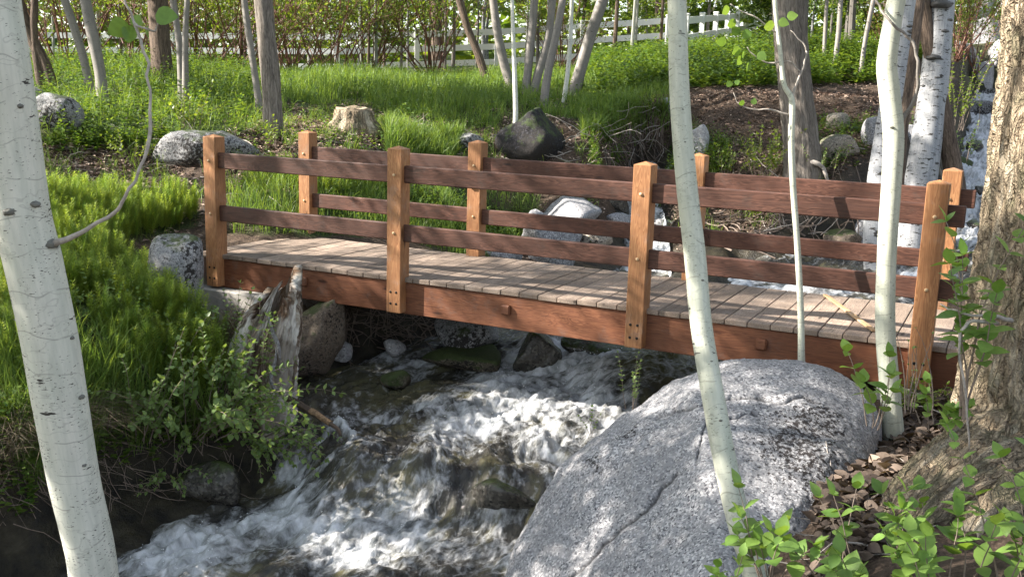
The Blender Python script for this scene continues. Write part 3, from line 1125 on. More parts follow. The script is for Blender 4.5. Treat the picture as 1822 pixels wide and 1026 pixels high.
def dome(mb, c, r, dy, depth):
    """round head on a face whose outward normal is dy along y"""
    th = np.linspace(0, 2 * np.pi, 13)[:-1]
    V = []
    for rr, dd in ((1, -.3), (1, .35), (.82, .75), (.45, 1.0)):
        V.append(np.stack([c[0] + r * rr * np.cos(th), np.full(12, c[1] + dy * depth * dd), c[2] + r * rr * np.sin(th)], 1))
    V = np.vstack(V + [np.array([[c[0], c[1] + dy * depth * 1.05, c[2]]])])
    q = [(i * 12 + a, i * 12 + (a + 1) % 12, i * 12 + 12 + (a + 1) % 12, i * 12 + 12 + a) for i in range(3) for a in range(12)]
    if dy > 0:
        q = [f[::-1] for f in q]
    mb.add(V, q, [(36 + a, 36 + (a + 1) % 12, 48) for a in range(12)])


def rx(c):
    return None


for side, y in (("near", YF), ("far", YB)):
    for i, x in enumerate(PX):
        po = post_mesh(x, y).build("post", M['post'], bridge)
        for zc in (.868, .383):
            mb = MB()
            dome(mb, (x + .068 + RNG.uniform(-.004, .004), y, zc), .0125, -1, .011)
            if y > 1:
                pass
            mb.build("carriage_bolt", M['peg'], po, smooth=True)
        for dx in (.042, .098):
            for zc in (-.122, -.222):
                mb = MB()
                yy = y if y < 1 else y + BW
                dome(mb, (x + dx, yy, zc), .011, -1 if y < 1 else 1, .004)
                mb.build("lag_bolt", M['lag'], po, smooth=True)
    yr = y + .042
    for za, zb in ((.802, .945), (.312, .456)):
        for i in range(3):
            xa = PX[i] + .03 if i == 0 else PX[i] + .072
            xb = PX[i + 1] + .068 if i < 2 else PX[3] + BW + .11
            mb = MB()
            j = RNG.uniform(-.003, .003)
            box(mb, (xa, yr + j, za + j), (xb, yr + .045 + j, zb + j), col=(RNG.uniform(.35, .7), RNG.uniform(), RNG.uniform()), bev=.007)
            mb.build("rail", M['rail'], bridge)
mb = MB()
box(mb, (PX[1] + .035, YB - .022, .655), (PX[1] + .085, YB + .002, .70), bev=.002)
brk = mb.build("bracket", M['lag'], bridge, label="small dark metal bracket on the second far post")
mb = MB()
box(mb, (PX[1] + .037, YB - .034, .694), (PX[1] + .083, YB - .0225, .704), bev=.001)
mb.build("latch_plate", M['steel'], brk)

mb = MB()
box(mb, (-.30, -.10, -1.1), (-.125, 1.62, -.045), bev=.012)
box(mb, (-.127, -.03, -1.3), (.72, 1.55, -.322), bev=.012)
mb.build("bridge_footing", M['concrete'], label="grey concrete footing under the left end of the footbridge", cat="footing")
mb = MB()
box(mb, (6.665, -.05, -1.1), (6.86, 1.6, -.05), bev=.012)
box(mb, (6.0, -.02, -1.3), (6.667, 1.5, -.322), bev=.012)
mb.build("bridge_footing", M['concrete'], label="pale concrete footing under the bridge end beside the big cracked-bark trunk", cat="footing")
mb = MB()
a, b = atz(1468, 524, .012), atz(1556, 588, .012)
d = (b - a)
Lh = np.linalg.norm(d)
box(mb, (-Lh / 2, -.018, 0), (Lh / 2, .018, .014), bev=.002)
o = mb.build("wood_strip", M['stick'], label="bare yellow wood strip lying diagonally on the deck", cat="wood strip")
o.location = tuple((a + b) / 2 + [0, 0, -.008])
o.rotation_euler = (0, 0, math.atan2(d[1], d[0]))

# ------------------------------------------------------------------ rocks
_ico = {}


def icos(n):
    if n not in _ico:
        b = bmesh.new()
        bmesh.ops.create_icosphere(b, subdivisions=n, radius=1)
        _ico[n] = (np.array([v.co[:] for v in b.verts]), np.array([[v.index for v in f.verts] for f in b.faces]))
        b.free()
    return _ico[n]


def rock(label, u, v, wpx, hpx, mat, seed, depth=1.0, name="boulder", sub=5, rough=.035, planes=22, cat="boulder", d=None, z=None, sharp=9, pt=None, lich=0.0, sink=.28, top=None, tip=0.0):
    """(u,v): pixel of the BASE centre; wpx,hpx visible size"""
    if pt is not None:
        P = np.array(pt, float)
        dist = ((P - CAM) @ CM.T)[2]
    elif z is not None:
        P = atz(u, v, z)
        dist = ((P - CAM) @ CM.T)[2]
    elif d is not None:
        P, dist = atd(u, v, d), d
    else:
        P, dist = hit(u, v)
    wd, ht = wpx * dist / F_PX, hpx * dist / F_PX
    rg = np.random.default_rng(seed)
    V, F = icos(sub)
    n = randdir(planes, -1, 1, rg)
    dd = rg.uniform(.72, 1.0, planes)
    dots = np.maximum(V @ n.T, 1e-3) / dd
    r = 1 / (np.sum(dots ** sharp, 1) ** (1 / sharp))
    r = r / np.percentile(r, 85)
    Q = V * r[:, None]
    if tip:
        k = 1 - tip * sstep(-.2, 1.0, Q[:, 2])
        Q[:, 0] *= k
        Q[:, 1] *= k
    sx, sy, sz = wd / 2, wd / 2 * depth, ht / 2 * (1 + sink)
    Q = Q * [sx, sy, sz]
    a = YAW + rg.uniform(-.15, .15)
    c, s = math.cos(-a), math.sin(-a)
    Q = np.stack([Q[:, 0] * c - Q[:, 1] * s, Q[:, 0] * s + Q[:, 1] * c, Q[:, 2]], 1)
    L = max(sx, sz)
    nn = V
    q = Q / L
    Q = Q + nn * (rough * L * (fbm(q[:, 0] * 2.5 + seed, q[:, 1] * 2.5, q[:, 2] * 2.5, 5, seed)))[:, None]
    mb = MB()
    mb.add(Q + [0, 0, sz * (1 - 2 * sink / (1 + sink)) if sz else 0], tris=F, col=(lich, .5, 0))
    o = mb.build(name, mat, smooth=True, label=label, cat=cat)
    o.location = tuple(P + _fw * [1, 1, 0] * (sy * .6))
    return o


# the big foreground boulder: hull of surveyed points, eroded
HP = [(905, 1060, 6.25), (922, 965, 6.25), (952, 888, 6.3), (1005, 818, 6.35), (1095, 746, 6.45), (1178, 686, 6.5), (1250, 655, 6.5), (1335, 638, 6.45), (1420, 640, 6.4), (1490, 653, 6.3),
      (1545, 690, 6.15), (1568, 738, 6.0), (1553, 785, 5.8), (1525, 835, 5.6), (1488, 890, 5.3), (1462, 960, 5.0), (1455, 1040, 4.75), (1450, 1250, 4.5),
      (1240, 700, 5.95), (1262, 800, 5.35), (1285, 900, 4.95), (1270, 1040, 4.55), (1000, 905, 5.95), (1090, 850, 5.8), (1120, 1040, 5.15), (1405, 760, 5.6), (1420, 900, 5.0),
      (1300, 662, 6.15), (1450, 676, 6.05), (1250, 1300, 4.35), (880, 1300, 5.9)]
H3 = [atd(*p) for p in HP] + [np.array(p) for p in [(4.55, -.3, -1.3), (5.4, .15, -1.0), (6.1, -.2, -.8), (6.2, -1.2, -1.4), (4.3, -1.5, -1.9), (4.6, -3.4, -1.9), (6.0, -3.4, -1.5)]]
H3 = np.array(H3)
b = bmesh.new()
for p in H3:
    b.verts.new(p)
bmesh.ops.convex_hull(b, input=b.verts)
bvh = BVHTree.FromBMesh(b)
b.free()
ctr = np.array([5.25, -1.7, -1.0])
V, F = icos(8)
r = np.array([(bvh.ray_cast(Vector(ctr), Vector(v))[3] or 1.0) for v in V])
E0 = np.concatenate([F[:, [0, 1]], F[:, [1, 2]], F[:, [2, 0]]])
for it in range(26):
    acc = np.zeros(len(V))
    np.add.at(acc, E0[:, 0], r[E0[:, 1]])
    cnt = np.bincount(E0[:, 0], minlength=len(V))
    r = .35 * r + .65 * acc / cnt
P = ctr + V * (r * 1.012)[:, None]
P += V * (.035 * fbm(P[:, 0] * 1.7, P[:, 1] * 1.7, P[:, 2] * 1.7, 3, 77) + .010 * fbm(P[:, 0] * 9, P[:, 1] * 9, P[:, 2] * 9, 4, 78) + .0035 * fbm(P[:, 0] * 50, P[:, 1] * 50, P[:, 2] * 50, 2, 79))[:, None]
pu, pv, pd = project(P)
crack = np.zeros(len(P))
front = ((CAM - P) * V).sum(1) > 0
for line, wd in (([(1165, 742), (1215, 727), (1262, 716), (1300, 706), (1345, 705), (1392, 713), (1430, 702), (1452, 712), (1500, 712), (1560, 716)], 3.0),
                 ([(1205, 842), (1178, 868), (1152, 905), (1118, 930), (1085, 958), (1045, 1000), (1000, 1040), (960, 1090)], 4.0), ([(1300, 745), (1330, 733), (1352, 738)], 2.0), ([(1258, 740), (1246, 790), (1240, 830)], 1.3)):
    dm = np.full(len(P), 99.0)
    line = catmull(np.array(line, float), 8)
    uu = pu + 3 * vnoise(pu * .06, pv * .06, 0, 3)
    vv = pv + 3.5 * vnoise(pu * .07, pv * .07, 5, 4)
    for a, c in zip(line[:-1], line[1:]):
        ab = c - a
        t = np.clip(((uu - a[0]) * ab[0] + (vv - a[1]) * ab[1]) / (ab @ ab), 0, 1)
        dm = np.minimum(dm, np.hypot(uu - a[0] - t * ab[0], vv - a[1] - t * ab[1]))
    crack = np.maximum(crack, np.exp(-(dm / wd) ** 2) * front)
P -= V * (.024 * crack)[:, None]
g = lambda a, b_, ra, rb: np.exp(-(((pu - a) / ra) ** 2 + ((pv - b_) / rb) ** 2)) * front
lich = np.clip(g(1435, 800, 75, 95) * 1.0 + g(1110, 765, 55, 25) * .9 + g(1065, 825, 30, 25) * .8 + g(1050, 800, 15, 20) * .6 + g(1500, 720, 60, 50) * .55 + g(1350, 780, 120, 90) * .35 + g(1480, 900, 40, 60) * .4, 0, 1)
mb = MB()
mb.add(P - ctr, tris=F, col=np.stack([lich, lich * 0, np.clip(crack * 1.1 - .35, 0, 1)], 1))
o = mb.build("boulder", M['granite'], smooth=True, label="huge rounded grey granite boulder with a long crack in front of the bridge", cat="boulder")
o.location = tuple(ctr)

G_UNDER = "wet rocks in the rapids"
rock("grey rock half buried in grass beside the left bridge footing", 302, 552, 112, 138, M['lichen_rock'], 3, .9, sink=.3)
rock("long low boulder with black and white lichen behind the leftmost bridge post", 350, 292, 175, 62, M['lichen_rock'], 5, .8, lich=.6)
rock("blue-grey boulder in weeds beside the white foreground trunk", 95, 228, 105, 60, M['lichen_rock'], 8, .9, lich=.3)
rock("pale rounded boulder top half hidden by the white foreground trunk", 55, 190, 75, 40, M['lichen_rock'], 9, .9)
rock("pointed black boulder spotted with white lichen behind the slim white sapling", 945, 292, 125, 108, M['dark_rock'], 12, .9, planes=14, tip=.55)
rock("big flat-topped granite slab seen between the bridge rails", 1022, 398, 140, 56, M['granite'], 15, .8, planes=12, sharp=14)
rock("lower granite block under the flat slab behind the lower rail", 985, 450, 145, 50, M['granite'], 17, .8, planes=12, sharp=14, lich=.2)
rock("brownish rock beside the lower granite block", 1055, 440, 75, 38, M['tan_rock'], 18, .8)
rock("dark wet rock at the head of the side cascade", 1090, 368, 50, 34, M['wet_rock'], 19, 1, name="wet_rock", cat="rock")
rock("small grey rock at the deck edge beside the second far post", 895, 462, 75, 26, M['granite'], 21, .8, sub=4, name="rock", cat="rock")
rock("grey rock with a dark seam low behind the deck planks", 985, 478, 90, 40, M['granite'], 22, .8, sub=4, name="rock", cat="rock")
rock("triangular brown boulder standing behind the broken snag", 556, 672, 112, 158, M['brown_rock'], 25, .75, planes=9, sharp=14, z=-.98, tip=.5)
rock("small bleached white rock at the water under the bridge", 607, 640, 36, 42, M['quartz'], 27, .6, sub=4, planes=9, sharp=16, z=-.92, name="rock", cat="rock")
rock("small round pale stone on the shaded far bank under the bridge", 701, 632, 42, 30, M['quartz'], 28, .8, sub=4, z=-.88, name="rock", cat="rock")
rock("grey granite rock with a dark seam just below the bridge beam", 828, 622, 145, 62, M['lichen_rock'], 30, .8, planes=12, sharp=14, z=-.82)
rock("low mossy brown rock at the left edge of the white rapids", 822, 662, 165, 48, M['moss_rock'], 31, .7, z=-.96)
rock("pale green-grey rock washed by the little fall under the beam", 962, 664, 90, 72, M['wet_rock'], 33, .8, planes=12, z=-.93, name="wet_rock", cat="rock")
rock("dark wet rock catching sun above the white water under the beam", 1062, 640, 105, 44, M['wet_rock'], 35, .8, z=-.84, name="wet_rock", cat="rock")
rock("black wet rock in the rapids beside the big granite boulder", 1108, 716, 78, 46, M['wet_rock'], 36, .7, z=-1.02, name="wet_rock", cat="rock")
rock("olive wet rock breaking the smooth water left of the rapids", 700, 688, 60, 26, M['moss_rock'], 38, .8, z=-1.0, name="wet_rock", cat="rock", sub=4)
rock("dark wet rock in the ledge touching the left side of the granite boulder", 880, 925, 120, 78, M['wet_rock'], 43, .7, z=-1.38, name="wet_rock", cat="rock", sink=.4)
rock("dark wet ledge rock in shadow below the leafy bank shrub", 370, 885, 150, 60, M['wet_rock'], 45, .7, z=-1.36, sink=.5)
rock("round tan boulder in the dirt bank right of the grey trunk", 1492, 232, 46, 34, M['tan_rock'], 50, .9)
rock("larger tan boulder with grass below the round one on the dirt bank", 1488, 284, 80, 48, M['tan_rock'], 51, .9)
rock("pale grey boulder in the bank left of the two white birches", 1560, 258, 62, 54, M['granite'], 52, .9)
rock("grey boulder in the bank between the two white birches", 1622, 262, 60, 44, M['granite'], 53, .9)
rock("white rounded boulder behind the middle aspen trunk", 1243, 272, 46, 52, M['quartz'], 54, .9)
rock("grey boulder top on the bank just left of the middle aspen", 1200, 206, 50, 34, M['granite'], 55, .9)
rock("low grey rock in the long grass behind the second post", 735, 246, 70, 26, M['lichen_rock'], 57, .9, sub=4, name="rock", cat="rock")
rock("grey rock beside the far second post in the grass", 830, 268, 60, 34, M['lichen_rock'], 58, .9, sub=4, name="rock", cat="rock")
rock("dark mossy rock sloping into the rapids by the far right post", 1705, 318, 70, 46, M['moss_rock'], 59, 1.0, z=.15)
rock("grey boulder at the water under the rails left of the birch", 1555, 460, 95, 80, M['granite'], 61, .8, z=-.48, lich=.2)
rock("grey boulder at the foot of the right white birch", 1600, 415, 90, 52, M['granite'], 62, .8)
rock("dark boulder between the roots and the creek seen under the lower rail", 1500, 455, 80, 50, M['brown_rock'], 63, .8)
rock("wet dark stone parting the upper white rapids", 1738, 268, 34, 18, M['wet_rock'], 161, 1, name="wet_rock", cat="rock", z=.62)
rock("wet brown stone in the rapids behind the far right post", 1752, 352, 36, 20, M['wet_rock'], 162, 1, name="wet_rock", cat="rock", z=.08)
rock("grey wet stone in the pool between the far right post and the big trunk", 1735, 412, 40, 20, M['wet_rock'], 163, 1, name="wet_rock", cat="rock", z=-.14)
rock("pale grey block below the flat slab beside the side cascade", 1100, 412, 56, 34, M['granite'], 164, .9, name="rock", cat="rock")
rock("broken grey stone under the rails right of the side cascade", 1175, 418, 60, 34, M['lichen_rock'], 165, .9, name="rock", cat="rock")
# heaped boulders on the slope beyond the rapids
HEAP = [(1740, 214, 80, 34, "long flat grey boulder lying above the white rapids", 'lichen_rock', 19), (1758, 150, 46, 36, "pale grey boulder by the rapids slope just above the grassy tuft", 'quartz', 21), (1790, 110, 62, 44, "pale boulder high on the slope touching the big trunk's edge", 'quartz', 22),
        (1730, 112, 40, 28, "small pale boulder high on the leafy slope right of the birch", 'quartz', 23), (1770, 66, 60, 40, "grey boulder near the top of the boulder slope", 'granite', 25), (1715, 58, 40, 26, "shaded small grey boulder up the slope beside the birch trunk", 'lichen_rock', 26),
        (1795, 185, 50, 36, "shaded grey boulder between the slope and the big trunk", 'lichen_rock', 20), (1745, 30, 46, 30, "topmost pale boulder on the boulder slope", 'quartz', 27), (1800, 20, 50, 34, "topmost grey boulder behind the big trunk", 'granite', 28)]
for i, (u, v, a, b_, lab, m_, dd) in enumerate(HEAP):
    _h = hit(u, v + 8)
    rock(lab, u, v, a, b_, M[m_], 70 + i, .9, d=min(_h[1], 34), sink=.7, planes=11, sharp=14)
    P_ = atd(u, v, dd)


# ------------------------------------------------------------------ trees
def make_crown(seed, H, Rad, nl, size, leafmat, twigmat, droop=0.0, base_fill=1.0, clump=.16):
    rg = np.random.default_rng(seed)
    tb, lb = MB(), MB()
    pts = []
    nlimb = 16
    for i in range(nlimb):
        h = H * (i + .5) / nlimb * .92
        a = i * 2.4 + rg.uniform(-.5, .5)
        ln = Rad * (1 - .65 * (h / H) ** 1.4) * rg.uniform(.7, 1.15)
        p0 = np.array([0, 0, h])
        dirv = np.array([math.cos(a), math.sin(a), rg.uniform(.25, .8)])
        P = [p0]
        for k in range(5):
            dirv = dirv + rg.normal(0, .16, 3) + [0, 0, -.05 - droop]
            dirv /= np.linalg.norm(dirv)
            P.append(P[-1] + dirv * ln / 5)
        P = np.array(P)
        tube(tb, P, np.linspace(.022, .005, 6) * (Rad / 1.6), 5, cap=False)
        for k in range(1, 6):
            for s in range(3):
                d2 = dirv + rg.normal(0, .8, 3)
                d2 /= np.linalg.norm(d2)
                l2 = ln * rg.uniform(.15, .38)
                Q = np.array([P[k], P[k] + d2 * l2 * .5, P[k] + d2 * l2 + [0, 0, -.04 * l2]])
                tube(tb, Q, [.006, .004, .002], 3, cap=False)
                for tt in (.35, .7, 1.0):
                    pts.append(P[k] + d2 * l2 * tt)
    pts = np.array(pts)
    keep = vnoise(pts[:, 0] * 1.5, pts[:, 1] * 1.5, pts[:, 2] * 1.5, seed) + .35 * rg.normal(0, 1, len(pts)) > .12
    pts = pts[keep]
    c = pts[rg.integers(0, len(pts), nl)]
    pos = c + rg.normal(0, clump, (nl, 3)) * [1, 1, .8]
    d = randdir(nl, -.9, .3, rg)
    shade = rg.uniform(0, 1, len(pts))
    col = np.stack([rg.uniform(0, 1, nl), rg.uniform(.25, .85, nl), np.zeros(nl)], 1)
    scatter(lb, LEAF4[0] * [1, 1.25, 1], LEAF4[1], pos, frames(d, rg.uniform(-1, 1, nl)), rg.uniform(.7, 1.3, nl) * size, col)
    return tb.mesh("limbs", twigmat), lb.mesh("crown", leafmat)


CROWN = [make_crown(11, 4.6, 1.7, 6500, .066, M['leaf'], M['twig'], clump=.10), make_crown(12, 5.2, 2.1, 8500, .07, M['leaf'], M['twig'], clump=.11),
         make_crown(13, 3.8, 1.5, 6000, .075, M['leaf_dark'], M['twig'])]
THIN = [make_crown(14, 5.0, 1.0, 4200, .06, M['leaf'], M['twig']), make_crown(15, 4.2, 1.2, 5000, .06, M['leaf'], M['twig'])]


def tree(label, pts, wid, mat, d=None, cat="tree", name="aspen_tree", crown=None, H=6.5, cbase=3.2, dd=None, n=14, amp=.05, group=None, top=True, knots=(), cs=1.0, extra=None, base=None, lobes=None, flare=.25, sinkz=.25):
    """pts: pixels from the foot upward, wid: trunk width in pixels at each"""
    if base is not None:
        P0 = np.array(base, float)
        d = ((P0 - CAM) @ CM.T)[2]
    elif d is None:
        P0, d = hit(*pts[0])
    else:
        P0 = atd(pts[0][0], pts[0][1], d)
    W, rr = [], []
    for i, (u, v) in enumerate(pts):
        di = d + (dd[i] if dd else 0)
        W.append(atd(u, v, di) if not (i == 0 and base is not None) else P0)
        rr.append(wid[i] / 2 * di / F_PX)
    W, rr = np.array(W), np.array(rr)
    # carry the stem on above the frame and into the soil
    t = W[-1] - W[-2]
    t /= np.linalg.norm(t)
    if top:
        p, r_ = W[-1], rr[-1]
        hh = W[0][2] + H
        ex, er = [], []
        step = max(.4, (hh - p[2]) / 6)
        while p[2] < hh:
            t = t * [.85, .85, 1]
            t /= np.linalg.norm(t)
            p = p + t * step + RNG.normal(0, .02, 3)
            ex.append(p)
            f = max(.15, 1 - (p[2] - W[-1][2]) / (hh - W[-1][2] + .01) * .85)
            er.append(rr[-1] * f)
        if ex:
            W = np.vstack([W, ex])
            rr = np.concatenate([rr, er])
    W = np.vstack([W[0] - [0, 0, sinkz], W])
    rr = np.concatenate([[rr[0] * (1 + flare)], rr])
    kk = 8
    Wc = catmull(W, kk)
    rc = np.interp(np.arange(len(Wc)) / kk, np.arange(len(rr)), rr)
    root = empty(name, W[1], label=label, cat=cat, group=group)
    mb = MB()
    sd_ = int(abs(pts[0][0])) % 97
    tube(mb, Wc, rc, n, amp, 3.0, .5, seed=sd_, col=(.5, .5, 0), rfun=lobes)
    trunk = mb.build("trunk", mat, root, smooth=True)
    for (u, v, s) in knots:
        j = np.argmin(np.abs(project(Wc)[1] - v))
        P = Wc[j]
        k = rc[j]
        tgt = atd(u, v, ((P - CAM) @ CM.T)[2])
        off = tgt - P
        lat = off @ CM[0]
        lat = np.clip(lat, -k * .95, k * .95)
        P2 = P + CM[0] * lat - _fw * math.sqrt(max(k * k - lat * lat, 0)) * (.72 if mat.name == 'old_aspen_bark' else .9)
        V, F = icos(3)
        s = s * (1.5 if mat.name == 'old_aspen_bark' else 1.15)
        q = V * ([s * 2.0, s * 2.0, s * .8] if mat.name == 'old_aspen_bark' else [s * 1.3, s * 1.3, s * .8])
        q = q + V * (.25 * s * fbm(V[:, 0] * 3 + u, V[:, 1] * 3, V[:, 2] * 3, 3, 5))[:, None]
        mb = MB()
        mb.add(P2 + q * .62, tris=F, col=(.5, .5, .8))
        mb.build("branch_scar", mat, trunk, smooth=True)
    if crown is not None:
        zb = W[1][2] + cbase
        j = np.argmin(np.abs(Wc[:, 2] - zb))
        rz = RNG.uniform(0, 6.28)
        inst("limbs", crown[0], root, Wc[j], rz, cs)
        inst("crown", crown[1], root, Wc[j], rz, cs)
    return root, trunk, Wc, rc


def path(root, name, pts3, rad, mat, n=8, amp=.05, **k):
    P = catmull(np.array(pts3, float), 6)
    Lp = np.arange(len(P))
    P = P + np.stack([vnoise(Lp * .45, 0, 0, 5), vnoise(Lp * .45, 3, 0, 6), vnoise(Lp * .45, 7, 0, 7)], 1) * .009 * np.minimum(1, Lp / 4)[:, None]
    r = np.interp(np.arange(len(P)) / 6, np.arange(len(rad)), rad)
    mb = MB()
    tube(mb, P, r, n, amp, 6, .7, seed=3, col=(.5, .5, 0))
    return mb.build(name, mat, root, smooth=True, **k), P


def put_leaves(name, mat, parent, P, d, size, tmpl=LEAF_ROUND, roll=None, col=None, **k):
    n = len(P)
    mb = MB()
    if col is None:
        col = np.stack([RNG.uniform(.2, 1, n), RNG.uniform(.35, .75, n), np.zeros(n)], 1)
    scatter(mb, tmpl[0], tmpl[1], np.asarray(P), frames(np.asarray(d, float), RNG.uniform(-.8, .8, n) if roll is None else roll), size, col)
    return mb.build(name, mat, parent, smooth=True, **k)


# --- foreground aspens
root, trunk, Wc, rc = tree("thick white aspen trunk with dark scars leaning in at the left edge of the photo", [(166, 1026), (133, 860), (108, 720), (88, 600), (60, 470), (38, 380), (22, 250), (0, 100), (-20, -20)], [84, 88, 93, 96, 98, 99, 97, 100, 104],
    M['aspen'], d=4.35, dd=[0, -.1, -.2, -.28, -.36, -.42, -.5, -.6, -.65], n=48, amp=.045, H=7.5, crown=CROWN[0], cbase=4.0, sinkz=.7,
    knots=[(40, 375, .028), (75, 372, .022), (103, 432, .03), (137, 598, .012), (152, 712, .016), (50, 195, .014), (15, 240, .012), (78, 698, .012), (160, 815, .012), (100, 822, .01), (90, 505, .012), (36, 535, .009), (38, 560, .009), (180, 926, .008)])
d0 = 3.85
Pb = [atd(98, 433, 3.93), atd(150, 412, 3.9), atd(198, 378, 3.85), atd(232, 335, 3.8), atd(252, 285, 3.8), atd(265, 236, 3.8), atd(266, 160, 3.8), atd(258, 90, 3.8), atd(238, 40, 3.8), atd(220, 0, 3.8), atd(205, -60, 3.8)]
br, PP = path(root, "branch", Pb, [.013, .0085, .0075, .006, .006, .0075, .005, .0055, .005, .004, .003], M['twig_pale'], 10, .12)
path(br, "twig", [atd(240, 42, 3.8), atd(256, 50, 3.78), atd(270, 53, 3.78), atd(284, 42, 3.77)], [.005, .004, .004, .003], M['twig_pale'], 6)
lp = [atd(228, 42, 3.78), atd(276, 28, 3.76), atd(234, 45, 3.8), atd(262, 45, 3.79), atd(240, 48, 3.82)]
ld = [CM[0] * -.6 + CM[1] * -.3, CM[0] * 1 + CM[1] * -.05, CM[0] * -.2 - CM[1] * .9, CM[0] * .05 - CM[1] * .9, CM[0] * .2 + CM[1] * .7]
put_leaves("leaves", M['leaf_near'], br, lp, np.array(ld), np.array([.085, .085, .07, .05, .05]), LEAF_ROUND, roll=np.array([1.3, 1.1, 1.5, 1.4, 1.2]))

tree("slim pale aspen trunk in the middle rising in front of the big boulder", [(1345, 1040), (1318, 940), (1290, 820), (1268, 700), (1248, 580), (1236, 450), (1222, 330), (1210, 180), (1206, 60), (1204, -20)],
     [46, 43, 42, 41, 39, 38, 37, 36, 34, 33], M['aspen_green'], d=4.25, dd=[0, .0, .05, .1, .15, .2, .2, .2, .2, .2], n=28, amp=.02, H=7, crown=THIN[0], cbase=4.2, sinkz=.5,
     knots=[(1225, 552, .008), (1232, 610, .006), (1212, 205, .007), (1240, 380, .006), (1216, 262, .007), (1246, 498, .010), (1262, 640, .008), (1278, 748, .010), (1300, 858, .010), (1226, 418, .007), (1207, 90, .007), (1330, 930, .008)], name="aspen_tree")
root, trunk, Wc, rc = tree("forked pale aspen standing between the big boulder and the huge cracked-bark trunk", [(1590, 800), (1584, 700), (1575, 580), (1578, 450), (1586, 330), (1590, 240), (1582, 160), (1578, 110), (1588, 40), (1600, -20)],
     [38, 35, 34, 33, 34, 36, 36, 34, 32, 32], M['aspen_green'], n=28, amp=.03, H=7, crown=THIN[1], cbase=4.0, name="aspen_tree", knots=[(1582, 232, .016), (1578, 560, .009), (1590, 440, .007), (1585, 650, .010), (1580, 350, .008), (1586, 120, .010), (1572, 500, .007), (1592, 720, .008)])
dT = hit(1590, 800)[1]
path(root, "branch", [atd(1596, 222, dT), atd(1618, 196, dT), atd(1631, 160, dT - .05), (atd(1634, 110, dT - .1)), atd(1622, 75, dT - .1), atd(1600, 55, dT - .1), atd(1575, 30, dT - .1), atd(1560, 0, dT)],
     [.016, .014, .011, .010, .009, .009, .008, .006], M['aspen_grey'], 9, .08)
# forked sapling behind the boulder
bs = np.array([5.55, -.35, -.45])
dS = ((bs - CAM) @ CM.T)[2]
root, trunk, Wc, rc = tree("thin forked sapling with a few round leaves rising from behind the big boulder", [(1427, 700), (1426, 640), (1425, 560), (1419, 440), (1411, 330), (1408, 250), (1409, 180), (1395, 150), (1388, 90), (1380, 20), (1378, -20)],
     [13, 13, 12, 11, 11, 11, 11, 9, 8, 8, 8], M['aspen_green'], d=dS, n=12, amp=.04, H=5, crown=None, name="aspen_sapling", cat="sapling")
br2, _ = path(root, "branch", [atd(1409, 176, dS), atd(1418, 150, dS), atd(1426, 125, dS), atd(1436, 95, dS), atd(1428, 78, dS), atd(1405, 55, dS)], [.011, .008, .007, .006, .005, .003], M['twig_pale'], 7)
path(br2, "twig", [atd(1424, 128, dS), atd(1410, 112, dS), atd(1392, 108, dS)], [.005, .004, .003], M['twig_pale'], 5)
br3, _ = path(root, "branch", [atd(1405, 205, dS), atd(1375, 196, dS), atd(1345, 194, dS), atd(1318, 186, dS), atd(1303, 165, dS)], [.007, .006, .005, .0035, .0025], M['twig_pale'], 6)
br4, _ = path(root, "branch", [atd(1390, 110, dS), atd(1365, 112, dS), atd(1345, 100, dS), atd(1330, 85, dS)], [.006, .005, .004, .003], M['twig_pale'], 6)
br5, _ = path(root, "branch", [atd(1383, 60, dS), atd(1352, 36, dS), atd(1325, 22, dS), atd(1300, 8, dS)], [.006, .005, .004, .003], M['twig_pale'], 6)
LV = [(1292, 75, -1, 0), (1325, 92, -.3, -1), (1337, 112, -.5, -.8), (1318, 88, -1, -.5), (1348, 95, .8, -.6), (1322, 102, -.6, -.7), (1330, 70, -.2, .9), (1315, 62, -.5, .5), (1298, 14, -.6, -.5), (1310, 40, -.8, -.3)]
put_leaves("leaves", M['leaf_near'], br4, [atd(a, b_, dS - .04) for a, b_, _, _ in LV], np.array([CM[0] * p + CM[1] * q - CM[2] * .15 for _, _, p, q in LV]), np.full(len(LV), .072), LEAF_ROUND, roll=np.full(len(LV), 1.3))
LV = [(1385, 38, .9, -.3), (1378, 45, -.9, -.2), (1400, 30, 1, .1), (1325, 183, -.8, -.1), (1340, 186, .2, .9), (1300, 155, -.4, .8), (1308, 150, .6, .6)]
put_leaves("leaves", M['leaf_near'], br3, [atd(a, b_, dS - .04) for a, b_, _, _ in LV], np.array([CM[0] * p + CM[1] * q - CM[2] * .15 for _, _, p, q in LV]), np.array([.075, .08, .075, .045, .045, .05, .04]), LEAF_ROUND, roll=np.full(len(LV), 1.2))


# --- big cracked-bark tree on the right with buttress root
def bark_lobes(seed, amp=.09, per=9, dep=.05):
    def f(th, L, r):
        x = np.cos(th) * per / 3
        y = np.sin(th) * per / 3
        n = fbm(x, y, np.full(len(th), L * 1.4), 4, seed)
        c = 1 - np.abs(fbm(x * 2.6, y * 2.6, np.full(len(th), L * 3.0), 4, seed + 5, .6))
        return r * (1 + amp * n) + dep * (c - .5) * min(1, r.mean() * 4)
    return f


